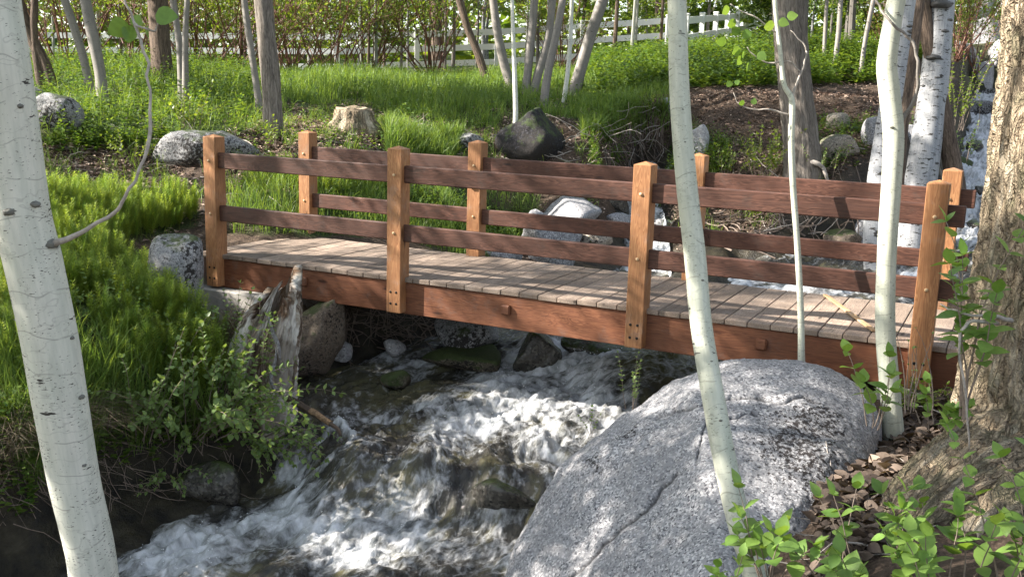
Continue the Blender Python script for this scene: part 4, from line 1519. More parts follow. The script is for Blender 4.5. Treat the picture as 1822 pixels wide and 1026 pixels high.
root, trunk, Wc, rc = tree("huge tan deeply cracked trunk with flaring roots at the right edge of the photo", [(1870, 1010), (1865, 860), (1868, 700), (1880, 560), (1890, 420), (1897, 250), (1902, 100), (1912, -20)], [420, 360, 300, 268, 245, 228, 208, 208],
     M['bark_tan'], d=5.2, n=150, amp=.0, H=9, crown=CROWN[1], cbase=4.2, lobes=bark_lobes(3, .07, 9, .055), name="cottonwood_tree", flare=.1, sinkz=.6)
dR = 5.2
mb = MB()
RP = catmull([atd(1850, 770, 5.15), atd(1780, 808, 5.05), atd(1715, 845, 4.95), atd(1655, 890, 4.88), atd(1605, 950, 4.8), atd(1565, 1030, 4.75), atd(1540, 1120, 4.7)], 14)
tube(mb, RP, np.interp(np.arange(len(RP)), [0, 28, 56, len(RP)], [.30, .19, .145, .10]), 70, .0, col=(.5, .5, 0), rfun=bark_lobes(8, .1, 9, .06))
mb.build("buttress_root", M['bark_tan'], root, smooth=True)
mb = MB()
RP = catmull([atd(1800, 900, 4.9), atd(1740, 990, 4.7), atd(1690, 1100, 4.6)], 12)
tube(mb, RP, np.linspace(.24, .15, len(RP)), 60, .0, col=(.5, .5, 0), rfun=bark_lobes(18, .1, 9, .05))
mb.build("buttress_root", M['bark_tan'], root, smooth=True)
path(root, "branch", [atd(1800, 570, 4.85), atd(1770, 562, 4.7), atd(1735, 560, 4.65), atd(1700, 552, 4.65), atd(1670, 540, 4.7)], [.012, .009, .007, .005, .003], M['twig_pale'], 6, label="thin dead side branch")
path(root, "branch", [atd(1775, 575, 4.85), atd(1748, 572, 4.65), atd(1720, 574, 4.6), atd(1708, 610, 4.6), atd(1715, 700, 4.65), atd(1722, 800, 4.75)], [.010, .009, .008, .006, .006, .004], M['twig_pale'], 6, label="hanging dead twig")

# --- white birches and dark trunk behind the right end of the bridge
tree("broad white birch trunk with black eye scars behind the right end of the bridge", [(1612, 500), (1622, 430), (1637, 330), (1652, 230), (1664, 130), (1672, 40), (1676, -20)], [68, 62, 56, 52, 48, 46, 46], M['birch'], n=40, amp=.02, H=9, crown=CROWN[0], cbase=4.5, name="birch_tree",
     knots=[(1668, 12, .07), (1672, 60, .035), (1655, 102, .05), (1680, 40, .03), (1660, 137, .03), (1640, 155, .02), (1655, 290, .03)])
tree("narrower white birch left of the broad one, partly behind the forked aspen", [(1562, 520), (1560, 420), (1566, 320), (1580, 220), (1595, 130), (1606, 60), (1613, -20)], [46, 46, 44, 40, 38, 40, 42], M['birch'], n=30, amp=.02, H=8.5, crown=THIN[0], cbase=4.2, name="birch_tree",
     knots=[(1615, 60, .04), (1610, 55, .03), (1590, 160, .02), (1556, 225, .02)])
tree("dark brown trunk leaning behind the broad white birch", [(1700, 330), (1685, 240), (1668, 150), (1652, 70), (1640, -20)], [34, 30, 28, 26, 26], M['bark_dark'], n=24, H=8, crown=CROWN[2], cbase=4.0, name="dark_tree", d=12.6)
tree("dark slim trunk directly behind the narrower white birch", [(1600, 320), (1606, 240), (1618, 150), (1630, 60), (1640, -20)], [18, 17, 16, 15, 14], M['bark_dark'], n=14, H=7, crown=None, name="dark_tree", d=11.6)
# --- grey cottonwood behind the sapling
tree("thick straight grey furrowed trunk rising behind the thin forked sapling", [(1428, 318), (1424, 240), (1416, 160), (1408, 80), (1402, -20)], [70, 58, 55, 55, 58], M['bark_grey'], n=60, H=11, crown=CROWN[1], cbase=4.5, name="cottonwood_tree", lobes=bark_lobes(21, .04, 9, .03), flare=.35)
P_, d_ = hit(1440, 305)
root = empty("exposed_root", P_, label="pale exposed root arching beside the foot of the grey furrowed trunk", cat="root")
path(root, "root_wood", [atd(1438, 288, d_ - .3), atd(1452, 290, d_ - .35), atd(1464, 298, d_ - .35), atd(1470, 312, d_ - .35), atd(1474, 328, d_ - .3)], [.03, .032, .028, .024, .02], M['twig_pale'], 9, .2)
# --- left middle ground
TR = [
    ("thick grey-brown furrowed trunk beside a thin one behind the leftmost posts", [(486, 240), (484, 180), (480, 120), (474, 60), (468, -10)], [38, 33, 33, 32, 32], 'bark_grey', CROWN[1], "cottonwood_tree", 3.6),
    ("thin grey trunk leaning against the furrowed one behind the left posts", [(462, 200), (456, 150), (447, 90), (438, 30), (434, -10)], [13, 12, 12, 12, 12], 'aspen_grey', THIN[0], "aspen_tree", 3.2),
    ("thick reddish-brown trunk in shade above the lichen boulder", [(290, 145), (288, 110), (284, 60), (280, -10)], [42, 36, 34, 33], 'bark_dark', CROWN[2], "pine_tree", 3.4),
    ("slim grey aspen stem in front of the reddish-brown trunk", [(324, 190), (322, 130), (318, 70), (308, 0)], [15, 13, 12, 12], 'aspen_grey', THIN[1], "aspen_tree", 3.4),
    ("slim grey aspen stem just right of the reddish-brown trunk", [(330, 195), (330, 120), (330, 60), (333, 0)], [13, 11, 11, 10], 'aspen_grey', None, "aspen_tree", 3.4),
    ("smooth pale grey aspen leaning left above the far left boulders", [(184, 195), (178, 130), (164, 60), (150, -10)], [24, 20, 20, 19], 'aspen_grey', CROWN[0], "aspen_tree", 3.3),
    ("slimmer pale grey aspen leaning left beside the smooth one", [(162, 170), (150, 110), (132, 50), (112, -10)], [18, 15, 15, 14], 'aspen_grey', THIN[0], "aspen_tree", 3.3),
    ("crooked brown trunk leaning over the pale rounded boulder by the white trunk", [(96, 165), (78, 110), (52, 60), (28, -10)], [20, 20, 19, 18], 'bark_dark', CROWN[2], "dark_tree", 3.2),
    ("straighter dark trunk crossing the crooked brown one", [(75, 165), (66, 110), (60, 50), (62, -10)], [15, 14, 13, 12], 'bark_dark', None, "dark_tree", 3.2),
    ("brown leaning trunk at the left side of the fan of grey stems", [(868, 155), (852, 100), (832, 50), (815, -10)], [15, 14, 13, 13], 'bark_dark', THIN[1], "aspen_tree", 3.0),
    ("grey stem leaning left in the fan of stems behind the black boulder", [(914, 170), (896, 110), (884, 50), (876, -10)], [18, 16, 15, 14], 'aspen_grey', THIN[0], "aspen_tree", 3.0),
    ("upright brown-grey stem in the centre of the fan of stems", [(934, 178), (940, 120), (946, 60), (952, -10)], [16, 15, 14, 14], 'aspen_grey', None, "aspen_tree", 3.0),
    ("shaded stem curving right in the fan, left of the pale pinkish one", [(945, 182), (958, 130), (975, 70), (984, -10)], [17, 16, 14, 14], 'aspen_grey', CROWN[0], "aspen_tree", 3.2),
    ("grey speckled stem leaning right in the fan of stems", [(967, 190), (975, 130), (990, 60), (1003, -10)], [16, 15, 14, 13], 'aspen_grey', THIN[1], "aspen_tree", 3.0),
    ("thin smooth white stem in the fan beside the thick pinkish one", [(1003, 182), (1010, 130), (1015, 70), (1018, -10)], [9, 8, 8, 7], 'aspen', None, "aspen_sapling", 3.0),
    ("thick pinkish-grey trunk leaning far right out of the fan of stems", [(1018, 180), (1034, 120), (1052, 60), (1076, -10)], [24, 21, 20, 20], 'aspen_grey', CROWN[1], "aspen_tree", 3.2),
    ("single slender white sapling standing in front of the black boulder", [(908, 280), (917, 220), (916, 140), (913, 60), (911, -10)], [9, 9, 8, 7, 6], 'aspen', None, "aspen_sapling", 3.0),
    ("dark trunk between fence posts right of the fan of stems", [(1128, 100), (1126, 60), (1126, -10)], [22, 20, 20], 'bark_dark', CROWN[2], "dark_tree", 3.2),
    ("pair-mate grey stem leaning left just right of the dark fence-side trunk", [(1158, 102), (1150, 60), (1142, -10)], [10, 9, 9], 'aspen_grey', THIN[0], "aspen_tree", 2.6),
    ("bent dark stem near the top of the middle aspen", [(1172, 96), (1166, 60), (1150, 20), (1146, -10)], [11, 10, 10, 9], 'bark_dark', None, "dark_tree", 2.6),
    ("dark brown trunk behind the fence left of the leaning brown one", [(780, 120), (777, 60), (776, -10)], [22, 20, 20], 'bark_dark', CROWN[2], "dark_tree", 3.4),
    ("thin pale stem beyond the dirt bank just right of the grey furrowed trunk", [(1484, 125), (1492, 60), (1497, -10)], [10, 9, 8], 'aspen_grey', THIN[1], "aspen_tree", 2.8),
    ("thin pale stem leaning right beyond the dirt bank, nearest the forked aspen", [(1530, 140), (1540, 70), (1556, -10)], [8, 8, 8], 'aspen_grey', THIN[0], "aspen_tree", 2.8),
    ("thin grey stem rising straight from the ferns beyond the dirt bank", [(1465, 118), (1468, 60), (1472, -10)], [7, 7, 6], 'aspen_grey', None, "aspen_sapling", 2.8),
]
for lab, pts, wd, m_, cr, nm, cb in TR:
    tree(lab, pts, wd, M[m_], n=20, amp=.05, H=7.5, crown=cr, cbase=cb, name=nm, cat="sapling" if "sapling" in nm else "tree",
         lobes=bark_lobes(int(pts[0][0]) % 50, .05, 9, .02) if m_ in ('bark_grey', 'bark_dark') else None)
# background stems along and beyond the white fence
GB = "thin trees along and beyond the white fence"
rg = np.random.default_rng(5)
bgm = {}
for kk in range(6):
    mb = MB()
    P = catmull(np.array([[0, 0, -.3], [rg.normal(0, .05), rg.normal(0, .05), 1.5], [rg.normal(0, .15), rg.normal(0, .15), 3.2], [rg.normal(0, .25), rg.normal(0, .25), 6.5]]), 5)
    tube(mb, P, np.linspace(.07, .02, len(P)), 8, .08, 4, .5, seed=kk)
    bgm[kk] = mb.mesh("trunk", M[['aspen', 'aspen_grey', 'aspen', 'bark_dark', 'birch', 'aspen_grey'][kk]])
BG = []
for i in range(50):
    u = rg.uniform(-300, 1800)
    d = rg.uniform(32, 50) if u < 1150 else rg.uniform(19, 40)
    v = 100
    if 640 < u < 900 or 980 < u < 1420:
        d = max(d, 34)
    p = atd(u, v, d)
    if MAIN.sd([p[0]], [p[1]])[0][0] < 1.2:
        continue
    p[2] = gzv([p[0]], [p[1]])[0]
    BG.append((p, d))
for i, (p, d) in enumerate(BG):
    t = empty("background_tree", p, label="thin tree in the sunlit wood along the white fence", cat="tree", group=GB)
    inst("trunk", bgm[i % 6], t, p, rg.uniform(0, 6), rg.uniform(.8, 1.5))
    cr = (THIN + CROWN)[rg.integers(0, 5)]
    rz, cs = rg.uniform(0, 6), rg.uniform(.9, 1.3)
    inst("crown", cr[1], t, p + [0, 0, rg.uniform(.5, 2.2)], rz, cs)
    inst("limbs", cr[0], t, p + [0, 0, 1.4], rz, cs)

GP = "slender pole trees crowding the fence line"
for i in range(46):
    u = rg.uniform(-260, 1780)
    d = rg.uniform(22.5, 31)
    p = atd(u, 100, d)
    if MAIN.sd([p[0]], [p[1]])[0][0] < 1.5 or (1200 < u < 1330):
        continue
    p[2] = gzv([p[0]], [p[1]])[0]
    t = empty("pole_tree", p, label="slender young tree stem standing near the white fence", cat="tree", group=GP)
    sc_ = rg.uniform(.45, .95)
    inst("trunk", bgm[rg.integers(0, 6)], t, p, rg.uniform(0, 6), (sc_, sc_, 1.1))
    cr = THIN[i % 2]
    rz, cs = rg.uniform(0, 6), rg.uniform(.7, 1.0)
    inst("crown", cr[1], t, p + [0, 0, rg.uniform(1.5, 2.3)], rz, cs)

# unseen trees added just outside the picture; their crowns shade bridge, water and boulder
SH = CROWN + THIN
for i, (x, y, h, cb, cs, k) in enumerate([(-3.2, -4.6, 8, 2.2, 1.15, 0), (-2.0, -3.5, 6, 2.0, 1.0, 3), (-.2, -5.6, 6, 2.4, 1.0, 0), (-3.0, -7.4, 8, 3.0, 1.3, 1), (-5.2, -.4, 11, 5.2, 1.2, 1), (-6.6, .8, 12, 6.2, 1.3, 0),
                                        (-5.6, -3.6, 9, 3.6, 1.2, 4), (-4.6, -2.1, 8, 3.2, 1.1, 3),  (-1.2, -4.6, 7, 2.4, 1.0, 4), (-8.2, -1.2, 9, 3.0, 1.2, 3), (1.2, -6.6, 7, 2.2, 1.1, 0), (-9.5, 3.0, 9, 3, 1.3, 0), (4.4, -9.4, 8, 3.0, 1.1, 1)]):
    z = gzv([x], [y])[0]
    p = np.array([x, y, z])
    t = empty("shade_tree", p, label="unseen leafy tree added beside the frame to shade the bridge and creek", cat="tree", group="unseen trees added for shade")
    inst("trunk", bgm[(i * 2) % 6], t, p, i, 1.5)
    inst("limbs", SH[k][0], t, p + [0, 0, cb], i * 1.3, cs)
    inst("crown", SH[k][1], t, p + [0, 0, cb], i * 1.3, cs)


# ------------------------------------------------------------------ white fence
def fence(name, pts, label, rails=((1.22, .17), (.80, .17), (.36, .17)), ht=1.38, pw=.13, segs=None):
    """pts: (px, py of post top, d) end points of straight runs; posts every 2.4 m"""
    W = [atd(*p) for p in pts]
    root = empty(name, [W[0][0], W[0][1], W[0][2] - ht], label=label, cat="fence")
    posts = [W[0]]
    for a, b_ in zip(W[:-1], W[1:]):
        n = max(1, int(round(np.linalg.norm((b_ - a)[:2]) / 2.4)))
        posts += [a + (b_ - a) * k / n for k in range(1, n + 1)]
    for i, p in enumerate(posts):
        mb = MB()
        q = posts[i + 1] if i + 1 < len(posts) else p + (p - posts[i - 1])
        a = math.atan2(q[1] - p[1], q[0] - p[0])
        box(mb, (-pw / 2, -pw / 2, -ht - .35), (pw / 2, pw / 2, -.03), bev=.006)
        box(mb, (-pw / 2 - .012, -pw / 2 - .012, -.029), (pw / 2 + .012, pw / 2 + .012, .01), bev=.008)
        V = np.concatenate(mb.v)
        V = np.stack([V[:, 0] * math.cos(a) - V[:, 1] * math.sin(a), V[:, 0] * math.sin(a) + V[:, 1] * math.cos(a), V[:, 2]], 1) + p
        mb.v = [V]
        mb.build("post", M['white_paint'], root)
        if i + 1 < len(posts):
            for h, w_ in rails:
                d = q - p
                L = np.linalg.norm(d)
                ex = d / L
                sy = np.array([-math.sin(a), math.cos(a), 0])
                c0 = p + [0, 0, h - ht]
                v = []
                for s in (pw / 2 + .002, L - pw / 2 - .002):
                    for y in (-.02, .02):
                        for z in (-w_ / 2, w_ / 2):
                            v.append(c0 + ex * s + sy * y + np.array([0, 0, z]))
                mb = MB()
                mb.add(v, [(0, 1, 3, 2), (4, 6, 7, 5), (0, 4, 5, 1), (2, 3, 7, 6), (0, 2, 6, 4), (1, 5, 7, 3)])
                mb.build("rail", M['white_paint'], root)
    return root


fence("rail_fence", [(-420, 55, 31), (20, 53, 31), (600, 56, 30), (885, 47, 30), (1190, 27, 30)], "white three-rail fence running across the wood behind the grassy bank")
fence("rail_fence", [(1222, 25, 25), (1330, 19, 36), (1400, 6, 50)], "white fence section with close-looking posts climbing away right of the middle aspen")

# ------------------------------------------------------------------ broken snag, stump, dead wood
dn = 8.25
AX = [(432, 800), (447, 740), (462, 670), (474, 615), (488, 565), (503, 525), (520, 490), (530, 470)]
AXW = catmull([atd(a - 9, b_, dn) for a, b_ in AX], 6)
AZ = np.linspace(0, 1, len(AXW))
NP_, NL = 220, 90
phi = np.linspace(0, 2 * np.pi, NP_, endpoint=False)


def bump_(c, w_, h):
    d = np.abs((phi - c + np.pi) % (2 * np.pi) - np.pi)
    return h * np.exp(-(d / w_) ** 2)


# phi 0 = right, pi/2 = away, pi = left, 3pi/2 = toward camera
top = .66 + bump_(.35, .5, .30) + bump_(1.1, .7, .12) + bump_(2.9, .55, .06) + bump_(4.55, .13, .17) - bump_(4.1, .4, .10) - bump_(5.0, .25, .12) + bump_(5.9, .3, .10)
top += .03 * vnoise(phi * 5, 0, 0, 3) + .035 * np.abs(vnoise(phi * 13, 0, 0, 4))
top = np.clip(top, .3, .985)
V, C, T = [], [], []
for sidei in (0, 1):
    for k in range(NL):
        t = k / (NL - 1)
        t = t if sidei == 0 else 1 - t * .75
        s = top * t
        ax = np.stack([np.interp(s, AZ, AXW[:, j]) for j in range(3)], 1)
        r0 = .215 * (1.0 - .75 * sstep(.45, 1.0, s)) * (1 + 1.1 * np.exp(-s * 4.5)) * (1 + .12 * np.cos(phi - .6) + .10 * np.cos(3 * phi + 1))
        rd = .075 * (1 - np.abs(fbm(np.cos(phi) * 5.5, np.sin(phi) * 5.5, s * 2.5, 5, 71, .65))) - .045
        r = r0 + rd * (1 if sidei == 0 else .4)
        if sidei:
            r = np.maximum(r - .045, r0 * .35)
        V.append(ax + np.outer(r * np.cos(phi), CM[0]) + np.outer(r * np.sin(phi), _fw * [1, 1, 0]))
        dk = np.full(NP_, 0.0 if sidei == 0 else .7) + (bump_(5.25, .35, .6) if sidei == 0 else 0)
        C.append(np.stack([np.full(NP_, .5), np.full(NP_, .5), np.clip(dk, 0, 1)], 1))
        T.append(np.stack([.2 * np.cos(phi), .2 * np.sin(phi), s], 1))
n = NP_
i = (np.arange(2 * NL - 1)[:, None] * n)
j = np.arange(n)[None]
q = np.stack([i + j, i + (j + 1) % n, i + n + (j + 1) % n, i + n + j], -1).reshape(-1, 4)
root = empty("broken_snag", AXW[0], label="jagged rotten hollow tree snag leaning over the left bank in front of the bridge", cat="tree stump")
mb = MB()
mb.add(np.vstack(V), q, col=np.vstack(C), tc=np.vstack(T))
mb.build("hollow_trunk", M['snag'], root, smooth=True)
for k, (pts, w_) in enumerate([([(478, 560), (485, 590), (494, 612), (499, 640)], .016), ([(492, 600), (490, 640), (482, 672), (487, 690), (494, 708)], .011)]):
    mb = MB()
    P = catmull([atd(a, b_, dn - .36) for a, b_ in pts], 6)
    tube(mb, P, np.interp(np.linspace(0, 1, len(P)), [0, .3, .8, 1], [w_ * .5, w_ * 1.3, w_, w_ * .3]), 8, .3, 30, .4)
    mb.build("white_splinter", M['quartz'], root, smooth=True)
# vine on the snag comes with the leaves below
root = empty("fallen_branch", atd(540, 735, 8.0), label="dark fallen branch with a pale orange bark patch reaching from the snag into the water", cat="branch")
P = catmull([atd(492, 700, 8.2), atd(520, 712, 8.05), atd(548, 728, 7.95), atd(580, 748, 7.85), atd(600, 762, 7.8), atd(606, 775, 7.78)], 6)
mb = MB()
tube(mb, P, np.linspace(.034, .012, len(P)), 14, .3, 20, .4)
bo = mb.build("branch_wood", M['bark_dark'], root, smooth=True)
mb = MB()
P2 = P[13:21]
tube(mb, P2, np.linspace(.030, .025, len(P2)), 14, .25, 20, .4, cap=False)
mb.build("bark_patch", simple("orange_bark", (.26, .17, .10), .85, .2, 0, .6, 45), root, smooth=True)

Pst, dst = hit(630, 224)
root = empty("cut_stump", Pst, label="old cut tree stump with a pale cracked top on the wood-chip slope", cat="tree stump")
mb = MB()
rs = 34 * dst / F_PX
P = np.array([Pst + [0, 0, z] for z in (-.2, 0, .05, .10, .15, 27 * dst / F_PX)])
tube(mb, P, [rs * 1.5, rs * 1.35, rs * 1.15, rs * 1.05, rs, rs * .96], 60, .0, col=(.5, .5, 0), rfun=bark_lobes(33, .12, 9, .06))
mb.build("trunk", M['bark_tan'], root, smooth=True)
mb = MB()
th = np.linspace(0, 2 * np.pi, 40, endpoint=False)
rr = rs * .93 * (1 + .1 * fbm(np.cos(th) * 2, np.sin(th) * 2, 0, 3, 9))
zt = P[-1][2] + .03
top_ = np.stack([P[-1][0] + rr * np.cos(th), P[-1][1] + rr * np.sin(th), zt + .02 * vnoise(np.cos(th) * 3, np.sin(th) * 3, 0, 2)], 1)
mb.add(np.vstack([top_, top_ - [0, 0, .06], [[P[-1][0], P[-1][1], zt]]]), [(a, a + 40, 40 + (a + 1) % 40, (a + 1) % 40) for a in range(40)], [(a, (a + 1) % 40, 80) for a in range(40)])
mb.build("sawn_top", M['cut_wood'], root)


def sticks(name, lab, poly, n, L, rad, mat, seed, zoff=0.02, hang=0.0, up=.25, cat="dead twigs", lift=.0):
    rg = np.random.default_rng(seed)
    po = np.array(poly)
    mb = MB()
    k = 0
    while k < n:
        u, v = rg.uniform(po[:, 0].min(), po[:, 0].max()), rg.uniform(po[:, 1].min(), po[:, 1].max())
        if not inpoly(np.array([u]), np.array([v]), poly)[0]:
            continue
        P, d = hit(u, v)
        a = rg.uniform(0, 6.28)
        dv = np.array([math.cos(a), math.sin(a), rg.uniform(-.1, up) - hang])
        dv /= np.linalg.norm(dv)
        l = L * rg.uniform(.35, 1.2)
        Q = [P + [0, 0, zoff + lift * rg.uniform()]]
        for s in range(5):
            dv = dv + rg.normal(0, .22, 3)
            dv /= np.linalg.norm(dv)
            Q.append(Q[-1] + dv * l / 5)
        Q = np.array(Q)
        g = gzv(Q[:, 0], Q[:, 1])
        Q[:, 2] = np.maximum(Q[:, 2], g + .004)
        tube(mb, Q, np.linspace(rad, rad * .35, 6) * rg.uniform(.5, 1.3), 5, cap=False)
        k += 1
    return mb.build(name, mat, kind="stuff", label=lab, cat=cat)


sticks("dead_twigs", "tangle of dead twigs and roots on the shaded bank under the bridge", [(560, 550), (740, 560), (900, 600), (880, 640), (700, 625), (570, 640)], 150, .5, .006, M['twig'], 1)
sticks("hanging_roots", "dark roots hanging over the undercut dirt bank behind the bridge", [(1030, 215), (1180, 205), (1190, 290), (1060, 300)], 130, .5, .007, M['twig'], 2, hang=1.6, up=.1, cat="roots", lift=.2)
sticks("bleached_twigs", "pale dead twigs tangled over the dark hanging roots", [(1040, 225), (1180, 210), (1190, 300), (1060, 310)], 45, .7, .006, M['twig_pale'], 22, hang=.2, up=.5, lift=.25)
sticks("root_tangle", "tangle of roots and dead branches above the creek seen between the rails", [(1200, 330), (1550, 350), (1560, 460), (1270, 460)], 90, .6, .012, M['twig'], 3, up=.35, cat="roots", lift=.15)
sticks("dead_branches", "pale dead twigs lying over the right bank and roots", [(1180, 270), (1560, 280), (1550, 440), (1200, 420)], 22, .8, .007, M['twig_pale'], 4, up=.5, lift=.1)
sticks("bank_twigs", "dead grass stems and twigs along the near left bank above the water", [(-60, 740), (420, 770), (480, 830), (230, 900), (-60, 960)], 170, .40, .0035, M['twig'], 5, hang=.5)
sticks("forest_twigs", "small sticks lying on the wood-chip slope", [(-100, 255), (560, 190), (1180, 240), (1170, 300), (450, 360), (-100, 400)], 180, .6, .007, M['twig_pale'], 6, up=.05)
sticks("leaf_litter_twigs", "twigs lying in the leaf litter beside the big boulder", [(1440, 1040), (1470, 860), (1560, 780), (1700, 720), (1760, 800), (1540, 1000)], 60, .35, .005, M['twig_pale'], 7, up=.15)

# ------------------------------------------------------------------ ground cover
BL_V = 7


def blades(mb, P, h, wd, lean, col, rg):
    n = len(P)
    a = rg.uniform(0, 2 * np.pi, n)
    side = np.stack([np.cos(a), np.sin(a), np.zeros(n)], 1)
    b_ = rg.uniform(0, 2 * np.pi, n)
    ld = np.stack([np.cos(b_), np.sin(b_), np.zeros(n)], 1)
    V = np.zeros((n, 7, 3))
    for i, (t, ww) in enumerate(((0, .8), (.4, 1), (.75, .7))):
        c = P + np.outer(h * t, [0, 0, 1]) + ld * (lean * h * t * t)[:, None] - np.outer(h * lean * .35 * t ** 3, [0, 0, 1])
        V[:, 2 * i] = c - side * (wd * ww / 2)[:, None]
        V[:, 2 * i + 1] = c + side * (wd * ww / 2)[:, None]
    V[:, 6] = P + np.outer(h, [0, 0, 1]) + ld * (lean * h)[:, None] - np.outer(h * lean * .35, [0, 0, 1])
    base = (np.arange(n) * 7)[:, None]
    q = np.concatenate([base + [0, 1, 3, 2], base + [2, 3, 5, 4]])
    t = base + [4, 5, 6]
    mb.add(V.reshape(-1, 3), q, t, col=np.repeat(col, 7, axis=0))


def scat(poly, n, seed, z_extra=0, minwet=.6, dmax=27):
    """random ground points whose place in the survey lies in the polygon, even per ground area"""
    rg = np.random.default_rng(seed)
    po = np.array(poly, float)
    c = []
    uu = np.linspace(0, 1, 12)
    edge = []
    for a, b_ in zip(po, np.roll(po, -1, axis=0)):
        edge += [a + (b_ - a) * t for t in uu]
    H_ = np.array([hit(*e)[0] for e in edge])
    lo, hi = H_.min(0) - .3, H_.max(0) + .3
    out = []
    tot = 0
    for _ in range(60):
        x = rg.uniform(lo[0], hi[0], 20000)
        y = rg.uniform(lo[1], hi[1], 20000)
        z = gzv(x, y)
        u, v, d = project(np.stack([x, y, z], 1))
        k = inpoly(u, v, poly) & (d > 1.5) & (d < dmax) & (wetv(x, y) < minwet)
        out.append(np.stack([x[k], y[k], z[k]], 1))
        tot += k.sum()
        if tot > n:
            break
    P = np.concatenate(out)[:n]
    return P


rg = np.random.default_rng(42)
mb = MB()
for poly, n, h, wd in (([(1030, 200), (1190, 190), (1195, 236), (1100, 245), (1035, 250)], 3500, .34, .010), ([(-60, 640), (150, 700), (330, 740), (430, 770), (200, 850), (-60, 880)], 4500, .42, .006), (GRASSY[0], 52000, .25, .011), (GRASSY[1], 5000, .28, .009), (GRASSY[2], 7000, .18, .007), (GRASSY[3], 16000, .30, .011)):
    P = scat(poly, n, int(h * 100) + n, minwet=.93 if wd == .006 else .6)
    m = fbm(P[:, 0] * .9, P[:, 1] * .9, 0, 3, 55)
    P = P[(m > -.55)]
    m = fbm(P[:, 0] * .9, P[:, 1] * .9, 0, 3, 55)
    hh = h * rg.uniform(.45, 1.35, len(P)) * (1 + .55 * m)
    blades(mb, P, hh, wd * rg.uniform(.6, 1.3, len(P)), rg.uniform(.05, .7, len(P)), np.stack([rg.uniform(.1, 1, len(P)), rg.uniform(.25, .7, len(P)), 0 * hh], 1), rg)
mb.build("tall_grass", M['grass'], kind="stuff", label="tall bright green grass on the far bank behind the bridge", cat="grass")
# scattered tufts over the chip slope and banks
mb = MB()
ALL = [(-500, 150), (560, 180), (1200, 215), (1700, 330), (1560, 480), (1000, 470), (500, 340), (340, 420), (240, 520), (420, 640), (440, 740), (330, 830), (-500, 900)]
P0 = scat(ALL, 700, 77)
P0 = P0[RNG.permutation(len(P0))]
PT = np.repeat(P0, 26, axis=0) + rg.normal(0, .06, (len(P0) * 26, 3)) * [1, 1, 0]
PT[:, 2] = gzv(PT[:, 0], PT[:, 1])
n = len(PT)
blades(mb, PT, rg.uniform(.08, .26, n), rg.uniform(.004, .008, n), rg.uniform(.2, 1.0, n), np.stack([rg.uniform(.1, 1, n), rg.uniform(.3, .75, n), np.zeros(n)], 1), rg)
mb.build("grass_tufts", M['grass'], kind="stuff", label="scattered green grass tufts on the chip slope and banks", cat="grass")
mb = MB()
for poly, n in (([(-80, 720), (420, 760), (520, 800), (200, 930), (-80, 1000)], 2800), ([(-60, 680), (200, 760), (440, 770), (430, 840), (200, 900), (-60, 900)], 2600), ([(380, 590), (560, 560), (560, 640), (420, 680)], 900)):
    P = scat(poly, n, n, minwet=.8)
    n = len(P)
    blades(mb, P, rg.uniform(.15, .45, n), rg.uniform(.003, .006, n), rg.uniform(.8, 1.9, n), np.stack([rg.uniform(0, 1, n), rg.uniform(.1, .6, n), np.zeros(n)], 1), rg)
mb.build("dry_grass", M['grass_dry'], kind="stuff", label="dry tan grass drooping over the near left bank edge", cat="grass")


def horsetails(mb, P, H, rg, nw=12, nn=7, wd=.0026):
    n = len(P)
    ld = np.stack([rg.normal(0, .16, n), rg.normal(0, .16, n), np.ones(n)], 1)
    ld /= np.linalg.norm(ld, axis=1)[:, None]
    tone = rg.uniform(0, 1, n)
    a = rg.uniform(0, 3.14, n)
    s = np.stack([np.cos(a), np.sin(a), 0 * a], 1) * .0022
    V = np.stack([P - s, P + s, P + ld * H[:, None]], 1)
    mb.add(V.reshape(-1, 3), tris=np.arange(3 * n).reshape(-1, 3), col=np.repeat(np.stack([tone, .5 + 0 * a, 0 * a + 1], 1), 3, axis=0))
    for w_ in range(nw):
        t = .22 + .78 * w_ / nw
        L = H * .30 * (1 - t * .72) * rg.uniform(.8, 1.15, n)
        c = P + ld * (H * t)[:, None]
        for k in range(nn):
            b_ = a + k * 2 * np.pi / nn + w_ * .4 + rg.normal(0, .12, n)
            d = np.stack([np.cos(b_), np.sin(b_), .75 + 0 * b_ + rg.normal(0, .15, n)], 1)
            e = np.stack([-np.sin(b_), np.cos(b_), 0 * b_], 1) * wd
            V = np.stack([c - e, c + e, c + d * L[:, None]], 1)
            mb.add(V.reshape(-1, 3), tris=np.arange(3 * n).reshape(-1, 3), col=np.repeat(np.stack([np.clip(tone + rg.normal(0, .15, n), 0, 1), .35 + .3 * t + .1 * rg.uniform(0, 1, n), 0 * a], 1), 3, axis=0))


mb = MB()
P = scat(HORSE[0], 8200, 91)
m = fbm(P[:, 0] * 1.6, P[:, 1] * 1.6, 0, 3, 65)
P = P[m > -.35]
horsetails(mb, P, rg.uniform(.20, .43, len(P)), rg, 13, 7, .0032)
P = scat(HORSE[1], 350, 92)
horsetails(mb, P, rg.uniform(.15, .3, len(P)), rg, 9, 6, .0035)
mb.build("horsetail", M['horsetail'], kind="stuff", label="dense feathery yellow-green horsetail covering the near left bank", cat="horsetail")

# cover on ground just outside the picture
def scatw(x0, x1, y0, y1, n, seed, maxwet=.3):
    g_ = np.random.default_rng(seed)
    x, y = g_.uniform(x0, x1, n), g_.uniform(y0, y1, n)
    k = wetv(x, y) < maxwet
    return np.stack([x, y, gzv(x, y)], 1)[k]


